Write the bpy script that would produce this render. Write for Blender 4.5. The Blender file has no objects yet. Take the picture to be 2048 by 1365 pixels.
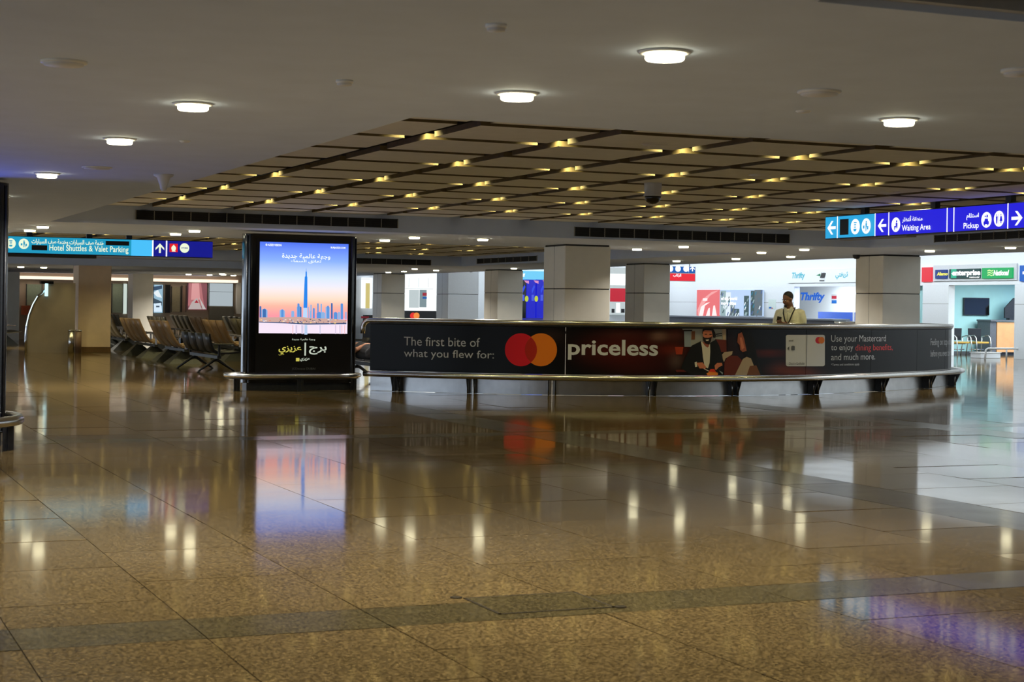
import bpy, bmesh, math, random
from mathutils import Vector, Matrix
random.seed(7)
S = bpy.context.scene
COL = S.collection
# ------------------------------------------------------------------ camera
# x runs along the coffers, y down the hall, z up; the camera stands at the origin, 1.4 m above the floor
YAW, ROLL, FPX, CX, HY, EYE = math.radians(23.02), 0.0145, 3400.0, 1024.0, 614.0, 1.4
CY_, SY_ = math.cos(YAW), math.sin(YAW)
cam = bpy.data.cameras.new('camera')
cam_ob = bpy.data.objects.new('camera', cam); COL.objects.link(cam_ob); S.camera = cam_ob
rt, up, fw = Vector((CY_, -SY_, 0)), Vector((0, 0, 1)), Vector((SY_, CY_, 0))
cr = rt*math.cos(ROLL) + up*math.sin(ROLL); cu = -rt*math.sin(ROLL) + up*math.cos(ROLL)
M = Matrix((cr, cu, -fw)).transposed().to_4x4(); M.translation = (0, 0, EYE); cam_ob.matrix_world = M
cam.sensor_fit = 'HORIZONTAL'; cam.sensor_width = 36.0; cam.lens = FPX*36.0/2048.0
cam.shift_y = -(682.5-HY)/2048.0; cam.clip_start = .1; cam.clip_end = 300
cam.dof.use_dof = True; cam.dof.focus_distance = 27.5; cam.dof.aperture_fstop = 8.0
# ------------------------------------------------------------------ world, exposure, big lights
S.view_settings.view_transform = 'Standard'; S.view_settings.look = 'None'
S.view_settings.exposure = 0.0; S.view_settings.gamma = 1.0; S.view_settings.use_curve_mapping = False
W = bpy.data.worlds.new('world'); S.world = W; W.use_nodes = True
W.node_tree.nodes['Background'].inputs[0].default_value = (.68, .82, 1, 1)
W.node_tree.nodes['Background'].inputs[1].default_value = 3.2
LAMP_W = 12.0           # radiance of the round downlight lenses
BEAM_W = 53.0          # watts of the downward beam of each downlight
COFFER_W = 42.0         # watts of each small lamp in the coffer joints
HALL_W = 420.0        # watts of each luminous ceiling field over the car hire desks
FILL_W = 430.0        # watts of the unseen fill lamps added to brighten the shop fronts
def area_light(name, loc, sx, sy, watts, col, rot=(0, 0, 0)):
    l = bpy.data.lights.new(name, 'AREA'); l.shape = 'RECTANGLE'; l.size = sx; l.size_y = sy; l.energy = watts; l.color = col
    o = bpy.data.objects.new(name, l); o.location = loc; o.rotation_euler = rot; COL.objects.link(o); return o
def point_light(name, loc, watts, col, r=.02):
    l = bpy.data.lights.new(name, 'POINT'); l.energy = watts; l.color = col; l.shadow_soft_size = r
    o = bpy.data.objects.new(name, l); o.location = loc; COL.objects.link(o); return o
for fx in (24.5, 29.5):
    area_light('hall_ceiling_light', (fx, 48.0, 3.55), 4.0, 32.0, HALL_W, (.82, .93, 1.0))
for fx in (24.5, 29.5): area_light('hall_ceiling_light', (fx, 11.0, 3.55), 4.0, 38.0, HALL_W*1.2, (.82, .93, 1.0))
area_light('wall_fill_light', (33.3, 11.0, 3.5), .4, 40.0, FILL_W*1.3, (.86, .95, 1.0), (0, math.radians(-38), 0))  # added fill strips, turned to the walls to whiten fronts and end wall
area_light('wall_fill_light', (33.3, 50.0, 3.5), .4, 30.0, FILL_W, (.86, .95, 1.0), (0, math.radians(-38), 0))
area_light('end_fill_light', (28.0, 64.0, 3.5), 12.0, .4, FILL_W*.3, (.86, .95, 1.0), (math.radians(38), 0, 0))
area_light('store_light', (38.2, 43.0, 2.55), 4.0, 6.0, 620, (.85, .96, 1.0))
area_light('store_light', (36.9, 54.0, 2.55), 2.4, 7.0, 420, (.85, .95, 1.0))
# ------------------------------------------------------------------ helpers
def lin(c):
    return tuple(x/12.92 if x <= .04045 else ((x+.055)/1.055)**2.4 for x in c)
def rgb(r, g, b): return lin((r/255, g/255, b/255))
MATS = {}
def mat(name, col=(.5, .5, .5), rough=.5, metal=0.0, spec=.5, noise=0.0, nscale=20, emit=None, strength=1.0, aniso=0, coat=0):
    if name in MATS: return MATS[name]
    m = bpy.data.materials.new(name); m.use_nodes = True; nt = m.node_tree; b = nt.nodes['Principled BSDF']
    b.inputs['Base Color'].default_value = (*col, 1); b.inputs['Roughness'].default_value = rough
    b.inputs['Metallic'].default_value = metal; b.inputs['Specular IOR Level'].default_value = spec
    b.inputs['Coat Weight'].default_value = coat; b.inputs['Coat Roughness'].default_value = .05
    if noise:
        tc = nt.nodes.new('ShaderNodeTexCoord'); n = nt.nodes.new('ShaderNodeTexNoise'); n.inputs['Scale'].default_value = nscale; n.inputs['Detail'].default_value = 6
        r = nt.nodes.new('ShaderNodeValToRGB')
        r.color_ramp.elements[0].position = .3; r.color_ramp.elements[1].position = .7
        r.color_ramp.elements[0].color = (*[x*(1-noise) for x in col], 1); r.color_ramp.elements[1].color = (*[min(1, x*(1+noise)) for x in col], 1)
        nt.links.new(tc.outputs['Object'], n.inputs['Vector']); nt.links.new(n.outputs['Fac'], r.inputs['Fac']); nt.links.new(r.outputs['Color'], b.inputs['Base Color'])
    if emit is not None:
        b.inputs['Emission Color'].default_value = (*emit, 1); b.inputs['Emission Strength'].default_value = strength
    MATS[name] = m; return m
def glow(name, col, strength=1.0): return mat(name, (.02, .02, .02), .5, emit=col, strength=strength, spec=.2)
class B:
    def __init__(s): s.bm = bmesh.new(); s.mi = 0
    def face(s, pts, mi=None):
        vs = [s.bm.verts.new(p) for p in pts]
        try: f = s.bm.faces.new(vs)
        except ValueError: return None
        f.material_index = s.mi if mi is None else mi; return f
    def box(s, x0, x1, y0, y1, z0, z1, mi=None):
        v = [s.bm.verts.new(p) for p in ((x0,y0,z0),(x1,y0,z0),(x1,y1,z0),(x0,y1,z0),(x0,y0,z1),(x1,y0,z1),(x1,y1,z1),(x0,y1,z1))]
        for q in ((0,3,2,1),(4,5,6,7),(0,1,5,4),(1,2,6,5),(2,3,7,6),(3,0,4,7)):
            f = s.bm.faces.new([v[i] for i in q]); f.material_index = s.mi if mi is None else mi
        return s
    def prism(s, poly, a0, a1, axis='z'):      # poly of 2D points extruded along an axis
        def P(p, a): return {'z': (p[0], p[1], a), 'y': (p[0], a, p[1]), 'x': (a, p[0], p[1])}[axis]
        lo = [s.bm.verts.new(P(p, a0)) for p in poly]; hi = [s.bm.verts.new(P(p, a1)) for p in poly]; n = len(poly)
        fs = [s.bm.faces.new(lo[::-1]), s.bm.faces.new(hi)]
        for i in range(n): fs.append(s.bm.faces.new((lo[i], lo[(i+1) % n], hi[(i+1) % n], hi[i])))
        for f in fs: f.material_index = s.mi
        return s
    def tube(s, path, r, seg=8, closed=False, caps=True):
        path = [Vector(p) for p in path]; n = len(path); rings = []; ref = None
        for i, p in enumerate(path):
            a = path[(i-1) % n] if (closed or i > 0) else p; b = path[(i+1) % n] if (closed or i < n-1) else p
            t = (b-a).normalized()
            if ref is None: ref = Vector((0, 0, 1)) if abs(t.z) < .9 else Vector((1, 0, 0))
            x = ref - t*ref.dot(t)
            if x.length < 1e-4: x = t.orthogonal()
            x.normalize(); ref = x; y = t.cross(x); rr = r[i] if isinstance(r, (list, tuple)) else r
            rings.append([s.bm.verts.new(p + x*math.cos(2*math.pi*k/seg)*rr + y*math.sin(2*math.pi*k/seg)*rr) for k in range(seg)])
        for i in range(n if closed else n-1):
            A, Bq = rings[i], rings[(i+1) % n]
            for k in range(seg):
                f = s.bm.faces.new((A[k], A[(k+1) % seg], Bq[(k+1) % seg], Bq[k])); f.smooth = True; f.material_index = s.mi
        if caps and not closed:
            s.bm.faces.new(rings[0][::-1]).material_index = s.mi; s.bm.faces.new(rings[-1]).material_index = s.mi
        return s
    def lathe(s, prof, c=(0, 0, 0), seg=20, smooth=True):
        rings = []
        for r, z in prof:
            rings.append([s.bm.verts.new((c[0]+max(r, 1e-4)*math.cos(2*math.pi*k/seg), c[1]+max(r, 1e-4)*math.sin(2*math.pi*k/seg), c[2]+z)) for k in range(seg)])
        for A, Bq in zip(rings, rings[1:]):
            for k in range(seg):
                f = s.bm.faces.new((A[k], A[(k+1) % seg], Bq[(k+1) % seg], Bq[k])); f.smooth = smooth; f.material_index = s.mi
        s.bm.faces.new(rings[0][::-1]).material_index = s.mi; s.bm.faces.new(rings[-1]).material_index = s.mi
        return s
    def ell(s, c, rx, ry, rz, seg=14, rings=9):
        c = Vector(c); R = []
        for i in range(1, rings):
            a = math.pi*i/rings
            R.append([s.bm.verts.new(c+Vector((rx*math.sin(a)*math.cos(2*math.pi*k/seg), ry*math.sin(a)*math.sin(2*math.pi*k/seg), rz*math.cos(a)))) for k in range(seg)])
        t = s.bm.verts.new(c+Vector((0, 0, rz))); b = s.bm.verts.new(c-Vector((0, 0, rz)))
        for k in range(seg):
            s.bm.faces.new((t, R[0][k], R[0][(k+1) % seg])).smooth = True
            s.bm.faces.new((b, R[-1][(k+1) % seg], R[-1][k])).smooth = True
            for A, Q in zip(R, R[1:]): s.bm.faces.new((A[k], Q[k], Q[(k+1) % seg], A[(k+1) % seg])).smooth = True
        return s
    def stack(s, rings, seg=18):               # closed loft of (centre, rx, ry) ellipses
        R = [[s.bm.verts.new((c[0]+rx*math.cos(2*math.pi*k/seg), c[1]+ry*math.sin(2*math.pi*k/seg), c[2])) for k in range(seg)] for c, rx, ry in rings]
        for A, Q in zip(R, R[1:]):
            for k in range(seg): s.bm.faces.new((A[k], A[(k+1) % seg], Q[(k+1) % seg], Q[k])).smooth = True
        s.bm.faces.new(R[0][::-1]); s.bm.faces.new(R[-1]); return s
def base_of(o):
    p = Vector((0, 0, 0))
    while o: p += o.location; o = o.parent
    return p
def obj(name, b, m, parent=None, local=False, bevel=0, recalc=True):
    bm = b.bm if isinstance(b, B) else b
    if bevel: bmesh.ops.bevel(bm, geom=[e for e in bm.edges], offset=bevel, segments=1, affect='EDGES', clamp_overlap=True)
    if recalc: bmesh.ops.recalc_face_normals(bm, faces=bm.faces[:])
    me = bpy.data.meshes.new(name)
    o = bpy.data.objects.new(name, me); COL.objects.link(o)
    off = Vector((0, 0, 0))
    if parent is not None:
        o.parent = parent
        if not local: off = base_of(parent)
    elif not local and len(bm.verts):
        xs = [v.co.x for v in bm.verts]; ys = [v.co.y for v in bm.verts]; zs = [v.co.z for v in bm.verts]
        off = Vector(((min(xs)+max(xs))/2, (min(ys)+max(ys))/2, min(zs))); o.location = off
    if off.length: bmesh.ops.translate(bm, verts=bm.verts[:], vec=-off)
    bm.to_mesh(me); bm.free()
    for x in (m if isinstance(m, (list, tuple)) else [m]): me.materials.append(x)
    return o
def tag(o, label=None, cat=None, group=None, kind=None):
    if label: o['label'] = label
    if cat: o['category'] = cat
    if group: o['group'] = group
    if kind: o['kind'] = kind
    return o
def thing(name, label, cat, loc=(0, 0, 0), group=None, kind=None, rz=0):
    o = bpy.data.objects.new(name, None); COL.objects.link(o); o.location = loc; o.rotation_euler = (0, 0, rz); o.empty_display_size = .1
    return tag(o, label, cat, group, kind)
def dup(root, loc, rz=None, label=None, group=None):
    r = root.copy(); COL.objects.link(r); r.location = loc
    if rz is not None: r.rotation_euler = (0, 0, rz)
    if label: r['label'] = label
    if group: r['group'] = group
    for ch in list(root.children):
        c = ch.copy(); COL.objects.link(c); c.parent = r
        for g in list(ch.children):
            d = g.copy(); COL.objects.link(d); d.parent = c
    return r
# ---- survey: where a line of sight of the photograph meets a plane of the hall
def ray(px, py):
    x, y = px-CX, py-HY
    a = (x*math.cos(ROLL)+y*math.sin(ROLL))/FPX; b = (x*math.sin(ROLL)-y*math.cos(ROLL))/FPX
    return Vector((a*CY_+SY_, -a*SY_+CY_, b))
class PlaneV:                                   # wall seen facing -y; s grows with x
    def __init__(s, v): s.v = v
    def sz(s, px, py): r = ray(px, py); k = s.v/r.y; return r.x*k, EYE+r.z*k
    def pos(s, a, z, off=0): return Vector((a, s.v-off, z))
class PlaneU:                                   # wall seen facing -x; s grows with -y
    def __init__(s, u): s.u = u
    def sz(s, px, py): r = ray(px, py); k = s.u/r.x; return -r.y*k, EYE+r.z*k
    def pos(s, a, z, off=0): return Vector((s.u-off, -a, z))
def box_sz(sf, x0, y0, x1, y1):
    cx, cy = (x0+x1)/2, (y0+y1)/2
    return sf.sz(x0, cy)[0], sf.sz(x1, cy)[0], sf.sz(cx, y1)[1], sf.sz(cx, y0)[1]
AR = {'ا':(0xFE8D,2),'أ':(0xFE83,2),'ب':(0xFE8F,4),'ة':(0xFE93,2),'ت':(0xFE95,4),'ث':(0xFE99,4),'ج':(0xFE9D,4),'خ':(0xFEA5,4),'د':(0xFEA9,2),'ر':(0xFEAD,2),'ز':(0xFEAF,2),'س':(0xFEB1,4),'ص':(0xFEB9,4),
      'ط':(0xFEC1,4),'ظ':(0xFEC5,4),'ع':(0xFEC9,4),'ف':(0xFED1,4),'ق':(0xFED5,4),'ك':(0xFED9,4),'ل':(0xFEDD,4),'م':(0xFEE1,4),'ن':(0xFEE5,4),'ه':(0xFEE9,4),'و':(0xFEED,2),'ي':(0xFEF1,4),'ء':(0xFE80,1),'ف':(0xFED1,4)}
def arabic(t):
    out = []
    for i, ch in enumerate(t):
        if ch not in AR: out.append(ch); continue
        b, n = AR[ch]
        p = i > 0 and t[i-1] in AR and AR[t[i-1]][1] == 4 and n > 1
        q = i+1 < len(t) and t[i+1] in AR and AR[t[i+1]][1] > 1 and n == 4
        out.append(chr(b+(3 if p and q else 2 if q else 1 if p else 0)))
    return ''.join(reversed(out))
TCACHE = {}
def glyphs(s, bold=0.0, shear=0.0):
    k = (s, bold, shear)
    if k not in TCACHE:
        c = bpy.data.curves.new('text', 'FONT'); c.body = s; c.size = 1; c.offset = bold; c.shear = shear; c.resolution_u = 3
        o = bpy.data.objects.new('text', c); COL.objects.link(o); me = o.to_mesh()
        vs = [tuple(v.co) for v in me.vertices]; fs = [tuple(p.vertices) for p in me.polygons]
        o.to_mesh_clear(); bpy.data.objects.remove(o); bpy.data.curves.remove(c)
        TCACHE[k] = (vs, fs)
    return TCACHE[k]
class Curved: pass
class Print:                                    # flat print on a surface: shapes with materials, each layer proud by a hair
    def __init__(s, sf, step=.0012, base=.0015): s.sf = sf; s.bm = bmesh.new(); s.mats = []; s.n = 0; s.step = step; s.base = base
    def _m(s, m):
        if m not in s.mats: s.mats.append(m)
        s.n += 1; return s.mats.index(m), s.base+s.step*s.n
    def sz_faces(s, pts, faces, m, off=None):
        mi, o = s._m(m); o = off if off is not None else o
        if isinstance(s.sf, Curved):               # follow the bend: cut the shape every few centimetres
            t = bmesh.new(); tv = [t.verts.new((a, z, 0)) for a, z in pts]
            for f in faces:
                try: t.faces.new([tv[i] for i in f])
                except ValueError: pass
            k = math.floor(min(p[0] for p in pts)/.07)+1
            while k*.07 < max(p[0] for p in pts):
                bmesh.ops.bisect_plane(t, geom=t.verts[:]+t.edges[:]+t.faces[:], plane_co=(k*.07, 0, 0), plane_no=(1, 0, 0), dist=1e-6); k += 1
            t.verts.index_update(); pts = [(v.co.x, v.co.y) for v in t.verts]; faces = [[v.index for v in f.verts] for f in t.faces]; t.free()
        vs = [s.bm.verts.new(s.sf.pos(a, z, o)) for a, z in pts]
        for f in faces:
            try: s.bm.faces.new([vs[i] for i in f]).material_index = mi
            except ValueError: pass
        return s
    def poly(s, pxs, m): return s.sz_faces([s.sf.sz(*p) for p in pxs], [range(len(pxs))], m)
    def rect(s, x0, y0, x1, y1, m, nx=1):
        a0, a1, z0, z1 = box_sz(s.sf, x0, y0, x1, y1)
        return s.szrect(a0, a1, z0, z1, m, nx)
    def szrect(s, a0, a1, z0, z1, m, nx=1):
        pts = []; fs = []
        for i in range(nx+1):
            a = a0+(a1-a0)*i/nx; pts += [(a, z0), (a, z1)]
            if i: fs.append((2*i-2, 2*i, 2*i+1, 2*i-1))
        return s.sz_faces(pts, fs, m)
    def disc(s, cx, cy, rx, ry, m, seg=28):
        a0, a1, z0, z1 = box_sz(s.sf, cx-rx, cy-ry, cx+rx, cy+ry); ca, cz = (a0+a1)/2, (z0+z1)/2
        pts = [(ca+(a1-a0)/2*math.cos(2*math.pi*k/seg), cz+(z1-z0)/2*math.sin(2*math.pi*k/seg)) for k in range(seg)]
        return s.sz_faces(pts, [range(seg)], m)
    def loc(s, x0, y0, x1, y1, polys, m):       # polygons in a unit box (0..1, y down) placed in a pixel box
        a0, a1, z0, z1 = box_sz(s.sf, x0, y0, x1, y1)
        for p in polys:
            s.sz_faces([(a0+(a1-a0)*x, z1+(z0-z1)*y) for x, y in p], [range(len(p))], m)
        return s
    def text(s, t, x0, y0, x1, y1, m, bold=0.0, shear=0.0):
        vs, fs = glyphs(t, bold, shear)
        xa, xb = min(v[0] for v in vs), max(v[0] for v in vs); ya, yb = min(v[1] for v in vs), max(v[1] for v in vs)
        a0, a1, z0, z1 = box_sz(s.sf, x0, y0, x1, y1)
        return s.sz_faces([(a0+(v[0]-xa)/(xb-xa)*(a1-a0), z0+(v[1]-ya)/(yb-ya)*(z1-z0)) for v in vs], fs, m)
    def done(s, name, parent, label=None):
        bmesh.ops.recalc_face_normals(s.bm, faces=s.bm.faces[:])
        o = obj(name, s.bm, s.mats, parent, recalc=False)
        if label: o['label'] = label
        return o
ARROW_L = [[(0, .5), (.48, 0), (.68, 0), (.36, .38), (1, .38), (1, .62), (.36, .62), (.68, 1), (.48, 1)]]
ARROW_L = [[(0, .5), (.48, 0), (.7, 0), (.36, .39), (.36, .61)], [(0, .5), (.36, .61), (.7, 1), (.48, 1)], [(.36, .39), (1, .39), (1, .61), (.36, .61)]]
ARROW_R = [[(1-x, y) for x, y in p] for p in ARROW_L]
ARROW_U = [[(y, x) for x, y in p] for p in ARROW_L]
# ------------------------------------------------------------------ materials
def granite(name, c1, c2, c3, rough=.1, spec=.5):
    m = bpy.data.materials.new(name); m.use_nodes = True; nt = m.node_tree; b = nt.nodes['Principled BSDF']; L = nt.links
    tc = nt.nodes.new('ShaderNodeTexCoord'); g = nt.nodes.new('ShaderNodeNewGeometry')
    n = nt.nodes.new('ShaderNodeTexNoise'); n.inputs['Scale'].default_value = 60; n.inputs['Detail'].default_value = 5; n.inputs['Roughness'].default_value = .7
    v = nt.nodes.new('ShaderNodeTexVoronoi'); v.inputs['Scale'].default_value = 75
    n2 = nt.nodes.new('ShaderNodeTexNoise'); n2.inputs['Scale'].default_value = 3.0; n2.inputs['Detail'].default_value = 3
    for x in (n, v, n2): L.new(g.outputs['Position'], x.inputs['Vector'])
    r = nt.nodes.new('ShaderNodeValToRGB'); e = r.color_ramp.elements
    e[0].position = .40; e[0].color = (*c1, 1); e[1].position = .58; e[1].color = (*c2, 1); q = e.new(.5); q.color = (*c3, 1)
    L.new(n.outputs['Fac'], r.inputs['Fac'])
    mx = nt.nodes.new('ShaderNodeMix'); mx.data_type = 'RGBA'; mx.blend_type = 'MULTIPLY'; mx.inputs[0].default_value = .8
    L.new(r.outputs['Color'], mx.inputs[6]); L.new(v.outputs['Color'], mx.inputs[7])
    bw = nt.nodes.new('ShaderNodeRGBToBW'); L.new(v.outputs['Color'], bw.inputs[0])
    mr = nt.nodes.new('ShaderNodeMapRange'); mr.inputs[3].default_value = .15; mr.inputs[4].default_value = 1.6; L.new(bw.outputs[0], mr.inputs[0])
    cmb = nt.nodes.new('ShaderNodeCombineColor')
    for i in range(3): L.new(mr.outputs[0], cmb.inputs[i])
    L.new(cmb.outputs[0], mx.inputs[7])
    oi = nt.nodes.new('ShaderNodeObjectInfo'); m2 = nt.nodes.new('ShaderNodeMapRange'); m2.inputs[3].default_value = .86; m2.inputs[4].default_value = 1.12
    L.new(oi.outputs['Random'], m2.inputs[0])
    mul = nt.nodes.new('ShaderNodeVectorMath'); mul.operation = 'SCALE'; L.new(mx.outputs[2], mul.inputs[0]); L.new(m2.outputs[0], mul.inputs[3])
    L.new(mul.outputs[0], b.inputs['Base Color'])
    m3 = nt.nodes.new('ShaderNodeMapRange'); m3.inputs[3].default_value = rough*.75; m3.inputs[4].default_value = rough*1.3; L.new(n2.outputs['Fac'], m3.inputs[0])
    L.new(m3.outputs[0], b.inputs['Roughness']); b.inputs['Specular IOR Level'].default_value = spec
    m4 = nt.nodes.new('ShaderNodeMapRange'); m4.inputs[3].default_value = .62; m4.inputs[4].default_value = .38; L.new(bw.outputs[0], m4.inputs[0]); L.new(m4.outputs[0], b.inputs['Specular IOR Level']) if spec > .4 else None
    return m
M_TILE = granite('beige_granite', (.043, .029, .0108), (.185, .126, .047), (.117, .079, .030), .075)
M_BAND = granite('olive_granite', (.030, .024, .009), (.10, .076, .030), (.06, .047, .018), .14, .32)
M_GROUT = mat('grout', (.03, .024, .014), .95, spec=.05, noise=.2)
M_WHITE = mat('ceiling_paint', (.60, .70, .92), .75, noise=.03, nscale=3)
M_PANEL = mat('ceiling_panel_face', (.76, .76, .74), .7, noise=.04, nscale=6)
M_EDGE = mat('ceiling_panel_edge', (.17, .13, .06), .6, noise=.2, nscale=10)
M_VOID = mat('plenum_black', (.012, .011, .010), .9, noise=.1)
M_STEEL = mat('brushed_steel', (.58, .57, .54), .22, 1.0, noise=.06, nscale=40)
M_STEEL2 = mat('kick_steel', (.66, .66, .66), .3, 1.0, noise=.08, nscale=6)
M_DARKMET = mat('dark_metal', (.03, .032, .036), .4, .3, noise=.2)
M_BLACK = mat('gloss_black', (.006, .006, .007), .12, spec=.5, noise=.3, coat=.3)
M_CLAD = mat('column_cladding', (.76, .73, .64), .45, noise=.03, nscale=4)
M_CLAD2 = mat('beige_plaster', (.86, .66, .45), .6, noise=.04, nscale=4)
M_JOINT = mat('shadow_gap', (.03, .03, .03), .9, noise=.1)
M_LENS = glow('downlight_lens', (1, .93, .62), LAMP_W)
M_RING = mat('downlight_ring', (.75, .74, .7), .4, noise=.03)
M_VENT = mat('vent_black', (.015, .016, .018), .6, noise=.2)
M_VFRAME = mat('vent_bar', (.32, .31, .29), .5, noise=.05)
M_PLASTIC = mat('white_plastic', (.62, .63, .66), .5, noise=.03)
M_STORE = mat('store_white', (.82, .85, .88), .5, noise=.02)
M_TEAL = mat('store_teal', (.36, .64, .66), .6, noise=.03, nscale=3)
M_GREY = mat('counter_grey', (.10, .105, .12), .4, noise=.1)
# ------------------------------------------------------------------ heights and grid of the hall
ZW, ZK = 2.56, 2.833
R0X, R1X, R0Y, R1Y = 3.52, 17.95, 9.88, 25.75        # first coffered recess
Q0Y, Q1Y = 30.15, 46.05                              # second coffered recess
# ------------------------------------------------------------------ floor
floor = thing('floor', 'polished beige granite tile floor with darker olive bands', None, (0, 0, 0), kind='structure')
obj('floor_bed', B().box(-14, 48, -12, 76, -.12, -.006), M_GROUT, floor)
xs = [-10.48+1.03*i for i in range(6)] + [-4.3, -3.27, -2.24, -1.21, -.18, .87, 1.62, 2.43, 3.46, 4.49, 5.52, 6.44, 7.36, 8.0]
x = 8.0
for k in range(4): x += 1.175; xs.append(x)
xs.append(13.32)
while xs[-1] < 41: xs.append(xs[-1]+1.03)
def rows(i):                                   # tile joints of column i, every second column shifted by half a tile
    out = []
    for y0, y1 in ((.64, 7.0), (7.0, 7.46), (7.46, 17.0), (17.0, 17.46), (17.46, 62.0)):
        out.append(y0); y = y0+(.53 if i % 2 and y1-y0 > 1 else 1.06)
        while y < y1-.2: out.append(y); y += 1.06
    return out+[62.0]
YS = [rows(i) for i in range(len(xs))]
def project(u, v, z):
    X = u*CY_-v*SY_; d = u*SY_+v*CY_
    if d < .5: return None
    x, y = FPX*X/d, -FPX*(z-EYE)/d
    return CX+x*math.cos(ROLL)-y*math.sin(ROLL), HY+x*math.sin(ROLL)+y*math.cos(ROLL), d
cells = []
for i in range(len(xs)-1):
    ys = YS[i]
    for j in range(len(ys)-1):
        cs = [project(u, v, 0) for u in (xs[i], xs[i+1]) for v in (ys[j], ys[j+1])]
        seen = all(cs) and max(c[0] for c in cs) > 0 and min(c[0] for c in cs) < 2048 and min(c[1] for c in cs) < 1365
        cells.append((min(c[2] for c in cs) if seen else 999, i, j))
cells.sort()
def is_band(i, j):
    ys = YS[i]; w, h = xs[i+1]-xs[i], ys[j+1]-ys[j]
    return 6.9 < ys[j] < 7.4 or 16.9 < ys[j] < 17.4 or abs(xs[i]-7.36) < .01 or abs(xs[i+1]-13.32) < .01
tile_mesh = {}
G = .003
for n, (d, i, j) in enumerate(cells[:290]):
    ys = YS[i]; w, h = xs[i+1]-xs[i]-2*G, ys[j+1]-ys[j]-2*G; band = is_band(i, j); k = (round(w, 3), round(h, 3), band)
    if k not in tile_mesh:
        o = obj('tile', B().box(-w/2, w/2, -h/2, h/2, -.008, 0), M_BAND if band else M_TILE, floor, local=True); tile_mesh[k] = o.data
    else:
        o = bpy.data.objects.new('tile', tile_mesh[k]); COL.objects.link(o); o.parent = floor
    o.location = ((xs[i]+xs[i+1])/2, (ys[j]+ys[j+1])/2, 0)
    o.rotation_euler = (math.radians(random.gauss(0, .085)), math.radians(random.gauss(0, .06)), 0)
for band in (False, True):
    b = B()
    for d, i, j in cells[290:]:
        if is_band(i, j) != band: continue
        ys = YS[i]
        b.box(xs[i]+G, xs[i+1]-G, ys[j]+G, ys[j+1]-G, -.008, 0)
    tag(obj('tile_field', b, M_BAND if band else M_TILE, floor), kind='stuff')
# floor hatch
h = thing('floor_hatch', 'square floor access hatch with dark edge joint in the near olive band', 'hatch', (3.28, 7.36, .0005))
obj('lid', B().box(3.0, 3.56, 7.14, 7.56, .0005, .002), M_BAND, h)
fb = B()
for a in ((2.985, 3.0, 7.125, 7.575), (3.56, 3.575, 7.125, 7.575), (2.985, 3.575, 7.125, 7.14), (2.985, 3.575, 7.56, 7.575)): fb.box(*a, .0005, .0022)
obj('frame', fb, M_GROUT, h)
for cx_, cy_ in ((2.96, 7.6), (3.6, 7.12)): obj('lifting_eye', B().lathe([(.03, 0), (.03, .003), (.012, .004)], (cx_, cy_, .0005), 10), M_GROUT, h)
# ------------------------------------------------------------------ ceiling
ceil = thing('ceiling', 'white plaster ceiling with coffered recesses of square panels', None, (0, 0, ZW), kind='structure')
T = .9
for nm, a in (('soffit', (R0X, 21.2, 5.42, R0Y)), ('soffit', (-12, R0X, -12, 47.0)), ('soffit', (R0X, 21.2, R1Y, Q0Y)), ('soffit', (R1X, 21.2, R0Y, R1Y)), ('soffit', (R1X, 21.2, Q0Y, 66)),
             ('soffit', (14.5, R1X, Q1Y, 66)), ('soffit', (R0X, 14.5, Q1Y, 47.0)), ('soffit', (R1X, 21.2, -12, 5.42))):
    obj(nm, B().box(*a, ZW, ZW+T), M_WHITE, ceil)
obj('plenum', B().box(-12, 21.2, -12, 66, ZW+T, ZW+T+.1), M_VOID, ceil)
obj('bulkhead', B().box(-12, 14.5, 47.0, 48.2, 2.36, ZW+.2), M_WHITE, ceil)
obj('soffit', B().box(-12, 14.5, 48.2, 64, 2.36, 2.5), M_WHITE, ceil)
obj('soffit', B().box(21.2, 48, -12, 76, 3.6, 3.8), M_STORE, ceil)
PX = [4.92+1.245*k for k in range(11)]; PY = [24.9-1.25*j for j in range(12)]; GAP = .2
def panel_box(b, x0, x1, y0, y1, z=ZK):
    b.box(x0, x1, y0, y1, z, z+.048, 1)
    for f in b.bm.faces:
        if all(abs(v.co.z-z) < 1e-5 for v in f.verts): f.material_index = 0
    return b
xe = [R0X-GAP/2] + PX + [R1X+GAP/2]; ye = sorted([R1Y+GAP/2+.02] + PY)
pm = None
for i in range(len(xe)-1):
    for j in range(len(ye)-1):
        x0, x1, y0, y1 = xe[i]+GAP/2, xe[i+1]-GAP/2, ye[j]+GAP/2, ye[j+1]-GAP/2
        std = abs(x1-x0-1.045) < .002 and abs(y1-y0-1.05) < .002
        if std and pm is not None:
            o = bpy.data.objects.new('ceiling_panel', pm); COL.objects.link(o); o.parent = ceil
        else:
            b = panel_box(B(), -(x1-x0)/2, (x1-x0)/2, -(y1-y0)/2, (y1-y0)/2, 0); o = obj('ceiling_panel', b, [M_PANEL, M_EDGE], ceil, local=True)
            if std: pm = o.data
        o.location = ((x0+x1)/2, (y0+y1)/2, ZK-ZW)
b = B()
ye2 = [Q1Y-.02-1.25*j for j in range(13)]
for i in range(len(xe)-1):
    for j in range(12):
        b.box(xe[i]+GAP/2, xe[i+1]-GAP/2, ye2[j+1]+GAP/2, ye2[j]-GAP/2, ZK, ZK+.048, 1)
for f in b.bm.faces:
    if all(abs(v.co.z-ZK) < 1e-5 for v in f.verts): f.material_index = 0
tag(obj('ceiling_panel_field', b, [M_PANEL, M_EDGE], ceil), kind='stuff')
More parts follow.
